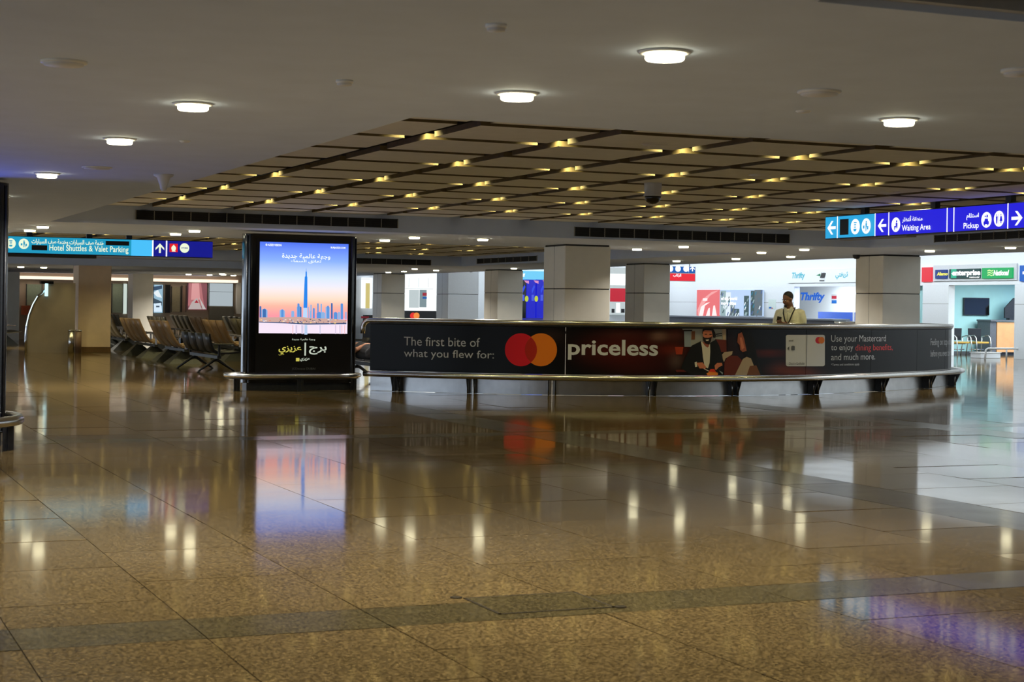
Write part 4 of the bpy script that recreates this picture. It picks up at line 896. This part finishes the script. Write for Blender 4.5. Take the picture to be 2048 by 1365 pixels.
P = Print(f); P.text('Alamo', 1873.5, 544.5, 1895.5, 551.5, G_('alamo_yellow', 238, 232, 90, 1.2), .05, .2); P.done('lettering', t)
t, f = fascia_sign('dark green rental sign with white lettering and light green end', 1901, 538, 1962, 557, G_('ent_dark', 16, 62, 62, 1.1), sf=UB)
P = Print(f); P.rect(1902, 538.5, 1913, 556.5, G_('ent_green', 40, 176, 138, 1.1)); P.poly([(1902, 547.5), (1908, 545.5), (1908, 549.5)], WS); P.text('enterprise', 1904.5, 540.5, 1961, 554.5, WS, .05); P.text('rent-a-car', 1939, 553, 1960, 556.3, WS, .04); P.done('lettering', t)
t, f = fascia_sign('bright green National sign with wavy flag mark', 1966.5, 536, 2027.5, 557, G_('nat_green', 16, 168, 92, 1.1), sf=UB)
P = Print(f)
for k in range(3): P.poly([(1975, 541+4.5*k), (1979, 539.5+4.5*k), (1983, 541.5+4.5*k), (1987, 540+4.5*k), (1987, 542+4.5*k), (1983, 543.8+4.5*k), (1979, 541.8+4.5*k), (1975, 543.4+4.5*k)], G_('nat_wave', 190, 240, 150, 1.2))
P.text('National', 1987, 540.5, 2018.5, 551.5, WS, .04, .25); P.done('lettering', t)
t, f = fascia_sign('blue sign box cut by the right border of the picture', 2042, 531, 2066, 563, G_('sign_mid_blue', 14, 92, 190, 1.1))
P = Print(f); P.text('avis', 2045, 541, 2062, 549, WS, .04); P.done('lettering', t)
t, f = fascia_sign('white fascia board with Thrifty lettering above the counter', 1578, 538, 1715, 566, M_STORE, 'sign_board', 'board', dep=.05)
THB = G_('thrifty_blue', 20, 96, 208, 1.0); THT = G_('thrifty_teal', 70, 178, 200, 1.1)
P = Print(f); P.text('Thrifty', 1584, 545, 1610, 560.5, THT, .03, .2); P.done('lettering', t); P = Print(f); P.text(arabic('ثريفتي'), 1671, 544, 1696, 559, THT, .03); P.done('lettering', t); P = Print(f); P.poly([(1632, 551), (1641, 547.5), (1641, 553)], ink('mark_green', 30, 120, 80)); 
for k in range(3): P.poly([(1640+3*k, 556), (1643.5+3*k, 545), (1646+3*k, 547), (1643+3*k, 557)], I_LINE)
P.rect(1639, 560.5, 1649, 563, I_GREY); P.done('emblem', t)
# Thrifty shop interior on its back wall x = 38.6
TB = PlaneU(38.6); P = Print(TB); P.text('Thrifty', 1601, 585, 1650, 606, THB, .045, .22); lt = P.done('shop_lettering', None); tag(lt, 'large blue Thrifty lettering on the back wall behind the standing man', 'sign')
t, f = fascia_sign('small red and blue notice beside the blue lettering on the white wall', 1663, 589, 1673.5, 607.5, M_PLASTIC, 'notice', 'notice', TB, .01)
P = Print(f); P.rect(1663.5, 592, 1673.2, 598, ink('notice_red', 190, 50, 66)); P.rect(1663.5, 601, 1673.2, 607, ink('notice_blue', 40, 108, 190)); P.done('picture', t)
t = thing('shop_counter', 'white and bright blue shop counter right of the standing man', 'counter', (36.4, 53, 0)); y0_, y1_ = ypx(1713), ypx(1588)
obj('body', B().box(36.0, 36.6, y0_+.2, y1_-.2, 0, 1.06), M_STORE, t); obj('blue_band', B().box(35.95, 36.65, y0_+.2, y1_-.2, 1.06, 1.38), mat('counter_blue', (.05, .15, .7), .4, noise=.05), t); obj('divider', B().box(35.93, 35.95, ypx(1666), ypx(1666)+.1, 1.0, 1.4), M_STORE, t)
# posters on the fronts
t, f = fascia_sign('pale red poster with white sweeping print', 1395, 580, 1440, 632, G_('red_poster', 224, 108, 112, 1.1), 'poster', 'poster', UF, .04)
PWH2 = G_('poster_print_white', 250, 232, 232, 1.1); PRO = G_('poster_print_rose', 236, 160, 160, 1.1)
P = Print(f); P.poly([(1395, 620), (1404, 600), (1424, 584), (1438, 581), (1420, 592), (1404, 614), (1400, 632), (1396, 632)], PRO); P.poly([(1398, 632), (1402, 614), (1413, 606), (1420, 605), (1410, 612), (1406, 632)], PWH2); P.poly([(1412, 632), (1417, 617), (1420, 616), (1420, 632)], PWH2); P.poly([(1424, 632), (1427, 612), (1430, 611), (1434, 632)], PWH2); P.rect(1406, 597, 1415, 602, PWH2); P.done('picture', t)
t, f = fascia_sign('lit landscape poster of tall buildings with two lines of white text', 1441, 580, 1528, 632, G_('poster_landscape', 176, 200, 232, 1.15), 'poster', 'poster', UF, .04)
P = Print(f); random.seed(11)
tones = [G_('bld_a', 96, 110, 118, 1.0), G_('bld_b', 60, 84, 86, 1.0), G_('bld_c', 40, 120, 150, 1.0), G_('bld_d', 150, 176, 180, 1.0), G_('bld_e', 220, 232, 240, 1.1), G_('bld_f', 70, 96, 150, 1.0)]
for x0_, x1_, y_ in ((1441, 1452, 582), (1452, 1462, 585), (1462, 1470, 606), (1470, 1480, 618), (1490, 1500, 592), (1504, 1512, 582), (1512, 1528, 580)):
    P.rect(x0_, y_, x1_, 632, random.choice(tones))
    for k in range(9): xx = x0_+random.random()*(x1_-x0_-3); yy = y_+random.random()*(626-y_); P.poly([(xx, yy+6), (xx+2.5, yy), (xx+4, yy+1), (xx+1.5, yy+8)], random.choice(tones))
P.text('of the world', 1446, 594, 1478, 601, WS, .04); P.text('more cities', 1446, 604, 1476, 610, WS, .04); P.done('picture', t)
t, f = fascia_sign('faint printed notice on the white wall left of the standing man', 1537, 599, 1552, 619, mat('notice_pale', (.70, .80, .76), .5, noise=.03), 'notice', 'notice', UF, .01); P = Print(f); P.rect(1538, 614, 1543, 617.5, ink('notice_blue', 40, 108, 190)); P.rect(1543, 616, 1546, 617.6, I_CORAL); P.done('picture', t)
# dark grey counter run in front of the fronts
t = thing('service_counter', 'long dark grey service counter along the bright white shop fronts', 'counter', (33.6, 55, 0))
obj('body', B().box(33.4, 33.9, 50.0, 64.0, 0, 1.08), M_GREY, t); obj('worktop', B().box(33.3, 34.0, 49.9, 64.1, 1.08, 1.14), mat('worktop_grey', (.3, .32, .36), .35, noise=.05), t)
# teal shop: television, chairs, wooden desk, monitor, white rail
TV = PlaneV(47.5); a0, a1, z0, z1 = box_sz(TV, 1925, 596, 1976, 631)
t = thing('television', 'black wall-mounted television on the teal wall', 'television', ((a0+a1)/2, 47.4, z0)); obj('casing', B().box(a0, a1, 47.42, 47.47, z0, z1), M_DARKMET, t, bevel=.006); obj('screen', B().box(a0+.02, a1-.02, 47.414, 47.42, z0+.02, z1-.02), M_BLACK, t); obj('wall_mount', B().box((a0+a1)/2-.15, (a0+a1)/2+.15, 47.47, 47.5, z0+.15, z1-.15), M_DARKMET, t)
a0, a1, z0, z1 = box_sz(TV, 1897, 598, 1907.5, 616)
t = thing('notice', 'small red and blue notice on the teal wall left of the television', 'notice', ((a0+a1)/2, 47.49, z0)); obj('sheet', B().box(a0, a1, 47.488, 47.5, z0, z1), M_PLASTIC, t)
P = Print(PlaneV(47.488)); P.rect(1897.5, 600, 1907, 605.5, MATS['notice_red']); P.rect(1897.5, 610, 1907, 616, MATS['notice_blue']); P.done('picture', t)
M_TUBE = mat('chair_tube', (.62, .64, .62), .25, .9, noise=.04); M_WOOD = mat('orange_wood', (.62, .32, .14), .45, noise=.08, nscale=5); M_SEATY = mat('seat_yellow', (.5, .3, .04), .5, noise=.1)
def arm_chair(label, x, y):
    t = thing('arm_chair', label, 'chair', (x, y, 0))
    b = B(); b.prism([(-.25, .5), (.25, .5), (.27, .9), (-.27, .9)], .20, .235, 'y'); obj('backrest', b, M_BLK, t, local=True, bevel=.01)
    obj('seat', B().box(-.25, .25, -.24, .20, .40, .46), M_SEATY, t, local=True, bevel=.012)
    for sx in (-.29, .29):
        obj('leg', B().tube([(sx, -.30, .0), (sx, -.28, .35), (sx, -.24, .58), (sx, -.15, .67), (sx, .0, .66), (sx, .22, .62)], .018, 8), M_TUBE, t, local=True); obj('leg', B().tube([(sx, .28, 0), (sx, .2, .4), (sx, .21, .62)], .018, 8), M_TUBE, t, local=True)
    obj('seat_bar', B().tube([(-.29, .05, .39), (.29, .05, .39)], .018, 8).tube([(-.29, .1, .2), (.29, .1, .2)], .014, 8), M_TUBE, t, local=True)
    return t
TC = PlaneV(46.1)
ach = arm_chair('black and yellow arm chair by the teal wall, half hidden by the counter end', TC.sz(1918, 690)[0], 46.1); dup(ach, (TC.sz(1957, 690)[0], 46.1, 0), label='black and yellow arm chair by the teal wall, left of the wooden desk')
TD = PlaneV(46.6); a0, a1 = TD.sz(1994, 680)[0], TD.sz(2034, 680)[0]
t = thing('reception_desk', 'orange wooden reception desk with dark grey top and end', 'desk', ((a0+a1)/2, 46.9, 0)); obj('front_panel', B().box(a0, a1+1.5, 46.6, 46.65, .1, 1.12), M_WOOD, t); obj('end_panel', B().box(a0-.28, a0-.02, 46.62, 47.3, 0, 1.14), M_GREY, t, bevel=.005); obj('worktop', B().box(a0-.31, a1+1.5, 46.55, 47.3, 1.14, 1.2), M_GREY, t); obj('plinth', B().box(a0, a1+1.5, 46.66, 46.9, 0, .1), M_DARKMET, t)
tm = thing('monitor', 'dark monitor seen from its slanted back on the wooden desk', 'monitor', (a1-.1, 46.95, 1.2)); obj('casing', B().prism([(a1-.28, 1.26), (a1+.5, 1.26), (a1+.5, 1.95), (a1+.1, 1.95), (a1-.28, 1.6)], 46.9, 46.96, 'y'), M_DARKMET, tm); obj('stand', B().box(a1-.1, a1+.25, 46.88, 47.05, 1.2, 1.26), M_DARKMET, tm)
RV = PlaneV(42.3); a0, a1 = RV.sz(1970, 708)[0], RV.sz(2044, 708)[0]
t = thing('trolley_rail', 'low white tube rail standing in front of the orange wooden desk', 'rail', ((a0+a1)/2, 42.3, 0)); zr = .33
obj('tube_rail', B().tube([(a0, 42.3, 0), (a0+.03, 42.3, zr-.04), (a0+.1, 42.3, zr), (a1+.8, 42.3, zr)], .03, 8), mat('rail_white', (.8, .8, .8), .4, noise=.03), t)
for px in (2013, 2040): a = RV.sz(px, 708)[0]; obj('post', B().tube([(a, 42.3, 0), (a, 42.3, zr)], .025, 8), MATS['rail_white'], t)
t = thing('planter_box', 'low white box on the floor behind the white tube rail', 'box', (RV.sz(2005, 715)[0], 42.9, 0)); a0, a1 = RV.sz(1983, 715)[0], RV.sz(2029, 715)[0]; obj('body', B().box(a0+.3, a1+.2, 43.2, 43.7, 0.0, .17), M_STORE, t, bevel=.01); obj('lid', B().box(a0+.28, a1+.22, 43.18, 43.72, .17, .19), M_STORE, t)
# hanging direction sign in the hall
HV = PlaneV(52.0); a0, a1, z0, z1 = box_sz(HV, 1310, 533, 1391, 563)
t = thing('direction_sign', 'blue and red hanging direction sign right of the third column', 'sign', ((a0+a1)/2, 52.05, z0)); zm = z0+(z1-z0)*.52
obj('housing', B().box(a0, a1, 52.0, 52.15, z0, z1), M_PLASTIC, t); P = Print(HV); P.szrect(a0+.01, a1-.02, z0+.02, zm, G_('dir_red', 226, 34, 52, 1.1)); P.szrect(a0+.01, a1-.02, zm+.03, z1-.01, G_('dir_blue', 12, 88, 170, 1.1)); P.done('light_panel', t)
P = Print(PlaneV(51.994)); P.disc(1356, 538, 5.5, 6, WS); P.disc(1372, 538, 5.5, 6, WS); P.loc(1380, 533.5, 1389.5, 543, ARROW_U, WS); P.rect(1377, 533, 1377.8, 545, WS); P.text(arabic('الركاب'), 1346, 548, 1362, 555, WS, .03); P.disc(1341, 538, 5, 6, WS); P.done('pictograms', t)
for a in (a0+.2, a1-.2): obj('hanger', B().tube([(a, 52.07, z1), (a, 52.07, 3.6)], .015, 6), M_DARKMET, t)
# far end of the hall, between the columns (y = 66)
EV = PlaneV(65.98)
def end_panel(label, name, cat, x0, y0, x1, y1, m, dep=.1): return wall_panel(label, name, cat, x0, y0, x1, y1, m, dep, False, EV)
BW = G_('booth_white', 246, 252, 252, 1.15); BW2 = G_('booth_glass', 190, 202, 204, 1.0)
t, q = end_panel('bright white lit booth with black printed counter, between the far columns', 'lit_booth', 'booth', 802, 547, 869, 622, BW, .3)
P = Print(PlaneV(q[4]-.004)); P.rect(802.5, 559, 808, 574, G_('booth_red', 222, 40, 60, 1)); P.rect(802.5, 583, 806.5, 618, G_('booth_orange', 200, 96, 60, .9)); P.rect(818, 580, 838, 616, BW2); P.rect(839, 580, 853, 615, G_('booth_door', 130, 150, 156, .9)); P.rect(845, 586, 853.5, 592, MATS['notice_red']); P.rect(845, 594, 853.5, 598, MATS['notice_blue'])
for x in (817.5, 836.5, 856): P.rect(x, 556, x+.8, 575, BW2)
P.rect(802.5, 577.5, 866, 578.3, BW2); P.done('booth_front', t)
P = Print(PlaneV(q[4]-.3)); a0, a1, z0, z1 = box_sz(EV, 802, 622, 867, 640)
bx = obj('booth_counter', B().box(q[0], q[1], q[4]-.25, q[4], 0, z1), mat('booth_black', (.012, .012, .014), .4, noise=.1), t)
P = Print(PlaneV(q[4]-.253)); P.disc(826, 632, 6, 6.5, G_('booth_emblem_red', 226, 44, 40, 1)); P.disc(833, 632, 6, 6.5, G_('booth_emblem_orange', 240, 140, 60, 1)); P.done('emblem', t)
t, q = end_panel('white and yellow lit booth edge beside the kiosk right side', 'lit_booth', 'booth', 722, 556, 740, 617, BW, .3)
P = Print(PlaneV(q[4]-.004)); P.rect(731, 567, 739.5, 617, G_('booth_yellow', 206, 190, 120, 1)); P.rect(716, 558, 740, 559, BW2); P.done('booth_front', t)
obj('booth_counter', B().box(q[0], q[1], q[4]-.25, q[4], 0, .98), MATS['booth_black'], t); P = Print(PlaneV(q[4]-.253)); P.rect(722, 633, 738, 637, MATS['notice_red']); P.done('emblem', t)
t, q = end_panel('cyan lit shop sign beside the central column', 'shop_sign', 'sign', 1025, 543, 1090, 560, G_('shop_cyan', 104, 196, 236, 1.1), .5); P = Print(PlaneV(q[4]-.004)); P.text('to golf', 1027, 547, 1050, 556, WS, .03); P.done('lettering', t)
end_panel('dark advertising pillar left of the two blue pillars', 'advert_pillar', 'advertising pillar', 1026, 561, 1041, 636, M_BLACK, .6)
for x0_, x1_, lab in ((1042, 1059.5, 'blue lit advertising pillar, left one beside the central column'), (1062, 1078, 'blue lit advertising pillar touching the central column'), (1080, 1096, 'blue lit advertising pillar mostly hidden behind the central column')):
    t, q = end_panel(lab, 'advert_pillar', 'advertising pillar', x0_, 560, x1_, 636, G_('pillar_blue', 20, 26, 190, 1.05), .6); cx_ = (x0_+x1_)/2
    P = Print(PlaneV(q[4]-.004)); P.disc(cx_+2.5, 598, 3.6, 6, G_('pillar_yellow', 190, 206, 60, 1)); P.rect(cx_-7, 590, cx_-2, 602, G_('pillar_pale', 70, 90, 220, 1)); P.poly([(cx_-3, 561), (cx_+7, 562), (cx_+7, 568), (cx_+1, 566)], G_('pillar_pink', 214, 140, 190, 1)); P.poly([(cx_-7, 580), (cx_-2, 570), (cx_, 574), (cx_-6, 588)], G_('pillar_mid', 40, 70, 224, 1)); P.done('picture', t)
t, q = end_panel('white lit shop front with a red band, between two clad columns', 'lit_booth', 'booth', 1219, 536, 1253, 630, BW2, .3)
P = Print(PlaneV(q[4]-.004)); P.rect(1220, 548, 1252, 571, BW); P.rect(1220, 577, 1252, 604, G_('booth_deep_red', 190, 16, 44, 1)); P.rect(1232, 606, 1240, 626, BW); P.rect(1223, 618, 1229, 626, I_LINE); P.rect(1242, 618, 1249, 626, I_LINE); P.done('booth_front', t)
# bullet cameras
for lab, px, py, d in (('dark bullet camera fixed to the left side of the right column top', 1713, 512, 34.6), ('tiny dark camera on the far white column', 942, 541, 57.5)):
    r_ = ray(px, py); c = Vector((r_.x*d, r_.y*d, EYE+r_.z*d)); sc_ = 1 if d < 40 else 1.3
    t = thing('bullet_camera', lab, 'camera', c); obj('arm', B().tube([(0, 0, .11*sc_), (0, 0, .02)], .02, 8).box(-.06, .06, -.05, .05, .09*sc_, .11*sc_), M_PLASTIC, t, local=True); obj('housing', B().lathe([(.0, -.07), (.05, -.06), (.075, -.02), (.08, .02), (.06, .045)], seg=14), M_DARKMET, t, local=True)

# ------------------------------------------------------------------ people
M_SKIN = mat('skin_brown', (.27, .125, .07), .5, noise=.06, nscale=30); M_HAIR = mat('hair_black', (.012, .010, .009), .55, noise=.2)
M_SHIRT = mat('shirt_khaki', (.78, .76, .60), .8, noise=.06, nscale=25); M_INNER = mat('collar_cream', (.72, .70, .60), .8, noise=.03); M_TROUS = mat('trousers_dark', (.03, .03, .035), .8, noise=.1)
M_TEE = mat('tee_black', (.010, .010, .011), .8, noise=.1); M_SHOE = mat('shoe_black', (.012, .011, .010), .4, noise=.1); M_EYE = mat('eye_white', (.7, .68, .64), .3, noise=.02)
def remeshed(name, b, m, parent, voxel, smooth=4):
    tmp = bpy.data.meshes.new('tmp'); bmesh.ops.recalc_face_normals(b.bm, faces=b.bm.faces[:]); b.bm.to_mesh(tmp); b.bm.free()
    o = bpy.data.objects.new('tmp', tmp); COL.objects.link(o)
    r = o.modifiers.new('r', 'REMESH'); r.mode = 'VOXEL'; r.voxel_size = voxel; r.use_smooth_shade = True
    sm = o.modifiers.new('s', 'SMOOTH'); sm.factor = .5; sm.iterations = smooth
    bpy.context.view_layer.update(); dg = bpy.context.evaluated_depsgraph_get()
    me = bpy.data.meshes.new_from_object(o.evaluated_get(dg)); bpy.data.objects.remove(o)
    me.name = name; me.materials.clear(); me.materials.append(m)
    r_ = bpy.data.objects.new(name, me); COL.objects.link(r_); r_.parent = parent; return r_
def xf(b, start, M4):
    vs = b.bm.verts[:][start:]
    for v in vs: v.co = M4 @ v.co
def head_into(b, M4):
    n = len(b.bm.verts); b.bm.verts.ensure_lookup_table()
    b.ell((0, -.012, .045), .076, .096, .092, 20, 14); b.ell((0, .022, -.035), .06, .072, .078, 18, 12)
    b.ell((0, .098, -.006), .014, .02, .026, 10, 8); b.ell((0, .088, -.052), .024, .012, .011, 10, 6); b.ell((0, .072, -.096), .028, .024, .02, 10, 6); b.ell((0, .078, .03), .048, .016, .011, 12, 6)
    for s_ in (-1, 1): b.ell((s_*.078, -.004, -.004), .012, .022, .032, 10, 8); b.ell((s_*.04, .056, -.022), .03, .03, .028, 10, 8)
    b.bm.verts.ensure_lookup_table(); xf(b, n, M4)
def hand_into(b, w, d, nrm_, curl=.5, sz=1.0, thumb=1):
    """palm and five bent fingers: w wrist, d pointing direction, nrm_ the palm side"""
    w, d, nrm_ = Vector(w), Vector(d).normalized(), Vector(nrm_).normalized(); sd = d.cross(nrm_).normalized()
    b.tube([w-d*.02, w+d*.03*sz, w+d*.085*sz], [.024*sz, .034*sz, .036*sz], 10)
    for k, (off, l) in enumerate(((-.03, .072), (-.01, .082), (.01, .078), (.03, .062))):
        p = w+d*.075*sz+sd*off*sz; c = curl; q = [p]
        dd = d.copy()
        for seg_ in (.45, .32, .23):
            dd = (dd+nrm_*c).normalized(); q.append(q[-1]+dd*l*seg_*sz)
        b.tube(q, [.0095*sz, .009*sz, .008*sz, .006*sz], 8)
    p = w+d*.025*sz-sd*.03*sz*thumb; q = [p, p-sd*.03*thumb*sz+d*.02*sz+nrm_*.01, p-sd*.035*thumb*sz+d*.05*sz+nrm_*.03]
    b.tube(q, [.013*sz, .011*sz, .008*sz], 8)
# standing man in the khaki shirt
d_ = 29.0; r_ = ray(1580, 640); pos = Vector((r_.x*d_, r_.y*d_, 0)); face = (-rt*.42-fw*.9).normalized(); rz = math.atan2(-face.x, face.y)
man = thing('person', 'person in a khaki shirt with lanyard standing behind the counter, looking down at a phone', 'person', pos, rz=rz)
HM = Matrix.Translation((.015, .085, 1.585)) @ Matrix.Rotation(math.radians(-34), 4, 'Z') @ Matrix.Rotation(math.radians(-17), 4, 'X')
SHO, ELB = .185, .235
WR, WL = Vector((.115, .30, 1.185)), Vector((-.045, .29, 1.165))
b = B()
b.stack([((0, 0, .84), .15, .11), ((0, 0, .95), .165, .115), ((0, .0, 1.10), .15, .105), ((0, .01, 1.25), .165, .115), ((0, .01, 1.36), .175, .11), ((0, .005, 1.42), .12, .085), ((0, .015, 1.46), .065, .065), ((.005, .045, 1.53), .058, .062), ((.01, .06, 1.57), .05, .055)])
head_into(b, HM)
for s_, wr in ((1, WR), (-1, WL)):
    e = Vector((s_*ELB, .03, 1.11)); b.tube([(s_*.13, 0, 1.385), (s_*SHO, 0, 1.37), (s_*.215, .01, 1.25), e, e.lerp(wr, .5), wr], [.06, .06, .05, .042, .036, .027], 12)
    b.tube([(s_*.085, 0, .90), (s_*.095, .01, .70), (s_*.10, .02, .50), (s_*.10, -.01, .30), (s_*.10, -.01, .08)], [.085, .078, .056, .052, .038], 12); b.tube([(s_*.10, -.04, .05), (s_*.105, .05, .045), (s_*.11, .14, .03)], [.035, .038, .025], 10)
hand_into(b, WR, (-.25, .6, .5), (-.75, -.2, .3), .42, 1, -1); hand_into(b, WL, (.75, .55, .12), (.1, -.5, .85), .4, 1, 1)
remeshed('body', b, M_SKIN, man, .0075, 3)
b = B(); b.stack([((0, 0, .86), .185, .135), ((0, 0, 1.0), .19, .14), ((0, .005, 1.12), .185, .14), ((0, .01, 1.25), .195, .145), ((0, .01, 1.34), .2, .135), ((0, .005, 1.40), .165, .115), ((0, .01, 1.435), .10, .085)])
for s_, wr in ((1, WR), (-1, WL)):
    e = Vector((s_*(ELB+.01), .03, 1.105)); b.tube([(s_*.12, 0, 1.375), (s_*(SHO+.005), 0, 1.36), (s_*.225, .01, 1.25), e, e.lerp(wr, .5), wr+(e-wr).normalized()*.02], [.078, .078, .07, .062, .055, .043], 14)
sh = remeshed('shirt', b, M_SHIRT, man, .012, 4)
b = B()
for s_ in (-1, 1):
    b.prism([(0, 1.40), (s_*.055, 1.475), (s_*.085, 1.455), (s_*.07, 1.40), (s_*.03, 1.345)], .105, .135, 'y')
obj('collar', b, M_INNER, sh, local=True, bevel=.006)
b = B(); b.tube([(.0, .155, 1.36), (0, .162, 1.25), (0, .158, 1.12), (0, .155, .95)], .004, 6); b.box(-.13, -.05, .145, .162, 1.235, 1.24); obj('placket', b, mat('shirt_seam', (.40, .38, .26), .8, noise=.05), sh, local=True)
b = B()
for s_ in (-1, 1):
    b.tube([(s_*.085, .0, 1.455), (s_*.095, .07, 1.42), (s_*.08, .135, 1.36), (s_*.05, .165, 1.26), (s_*.012, .175, 1.17)], .011, 8)
obj('lanyard', b, mat('lanyard_black', (.01, .01, .012), .6, noise=.1), man, local=True); obj('badge', B().box(-.03, .03, .17, .176, 1.08, 1.17), M_PLASTIC, man, local=True, bevel=.003)
b = B()
for s_ in (-1, 1): b.tube([(s_*.07, 0, .93), (s_*.09, .01, .70), (s_*.10, .02, .50), (s_*.10, 0, .28), (s_*.10, 0, .07)], [.12, .105, .085, .078, .07], 14)
b.stack([((0, 0, .84), .165, .125), ((0, 0, .93), .175, .128), ((0, 0, 1.0), .172, .125)]); remeshed('trousers', b, M_TROUS, man, .014, 4)
for s_ in (-1, 1): obj('shoe', B().stack([((s_*.105, .045, 0.0), .05, .13), ((s_*.105, .045, .04), .052, .132), ((s_*.105, .0, .085), .045, .075), ((s_*.10, -.01, .11), .044, .05)]), M_SHOE, man, local=True)
b = B(); b.ell((0, -.018, .055), .0795, .097, .0905, 22, 14)
bmesh.ops.bisect_plane(b.bm, geom=b.bm.verts[:]+b.bm.edges[:]+b.bm.faces[:], plane_co=(0, .035, .075), plane_no=(0, .80, -.60), clear_outer=True)
xf(b, 0, HM); obj('hair', b, M_HAIR, man, local=True)
b = B(); b.ell((0, .086, -.085), .034, .018, .026, 12, 8); b.ell((0, .094, -.036), .03, .008, .007, 10, 6); xf(b, 0, HM); obj('beard', b, M_HAIR, man, local=True)
for s_ in (-1, 1):
    b = B(); b.ell((s_*.031, .082, .012), .011, .010, .008, 10, 6); xf(b, 0, HM); ey = obj('eye', b, M_EYE, man, local=True); b = B(); b.ell((s_*.031, .0905, .010), .005, .003, .005, 8, 6); xf(b, 0, HM); obj('pupil', b, M_HAIR, ey, local=True)
    b = B(); b.ell((s_*.032, .089, .032), .019, .006, .005, 8, 6); xf(b, 0, HM); obj('eyebrow', b, M_HAIR, man, local=True)
pc = Vector((.085, .375, 1.255)); ph = thing('mobile_phone', 'dark mobile phone held in the hands of the standing man', 'phone', man.matrix_world @ Vector((0, 0, 0)) if False else pos, rz=rz)
b = B(); b.box(-.037, .037, -.075, .075, -.004, .004); xf(b, 0, Matrix.Translation(pc) @ Matrix.Rotation(math.radians(38), 4, 'X') @ Matrix.Rotation(math.radians(20), 4, 'Z')); obj('case', b, mat('phone_case', (.05, .06, .035), .35, noise=.1), ph, local=True, bevel=.003)
b = B(); b.box(-.033, .033, -.07, .07, .0042, .005); xf(b, 0, Matrix.Translation(pc) @ Matrix.Rotation(math.radians(38), 4, 'X') @ Matrix.Rotation(math.radians(20), 4, 'Z')); obj('display', b, M_BLACK, ph, local=True)
# person lying on the black bench behind the kiosk: only a sleeve and a bare arm show
px0 = Vector((9.62, 29.35, 0)); per = thing('person', 'person in black lying behind the kiosk, only a bare arm showing beside the counter', 'person', px0)
b = B(); b.tube([(0, -.55, .52), (0, -.3, .54), (0, 0, .55), (0, .28, .56), (0, .40, .57), (0, .47, .58)], [.13, .14, .125, .145, .11, .06], 16)
head_into(b, Matrix.Translation((0, .60, .60)) @ Matrix.Rotation(math.radians(90), 4, 'X') @ Matrix.Rotation(math.radians(180), 4, 'Z'))
b.tube([(.12, .25, .58), (.2, .22, .56), (.25, .05, .47), (.262, -.08, .36), (.265, -.17, .27)], [.055, .052, .043, .036, .028], 12); hand_into(b, (.265, -.17, .27), (.0, -.45, -.9), (-1, 0, 0), .3)
b.tube([(-.12, .25, .58), (-.2, .15, .55), (-.18, -.05, .6), (-.05, -.1, .68)], [.055, .05, .042, .03], 12); hand_into(b, (-.05, -.1, .68), (.9, -.2, -.1), (0, 0, -1), .3)
for s_ in (-1, 1): b.tube([(s_*.08, -.55, .52), (s_*.1, -.8, .62), (s_*.1, -1.0, .72), (s_*.1, -1.15, .55), (s_*.1, -1.3, .46)], [.09, .08, .06, .055, .04], 12); b.tube([(s_*.1, -1.3, .47), (s_*.1, -1.36, .52)], [.04, .03], 8)
remeshed('body', b, M_SKIN, per, .009, 3)
b = B(); b.tube([(0, -.5, .525), (0, -.3, .54), (0, 0, .55), (0, .28, .56), (0, .38, .57), (0, .42, .58)], [.15, .16, .145, .165, .13, .08], 16)
for s_ in (-1, 1): b.tube([(s_*.1, .26, .58), (s_*.2, .22, .56), (s_*.235, .10, .50)], [.075, .07, .062], 12)
remeshed('shirt', b, M_TEE, per, .013, 3)
b = B()
for s_ in (-1, 1): b.tube([(s_*.07, -.45, .52), (s_*.09, -.6, .55), (s_*.1, -.8, .62), (s_*.1, -1.0, .72), (s_*.1, -1.15, .56), (s_*.1, -1.27, .48)], [.11, .105, .095, .08, .072, .06], 12)
remeshed('trousers', b, M_TROUS, per, .014, 3)
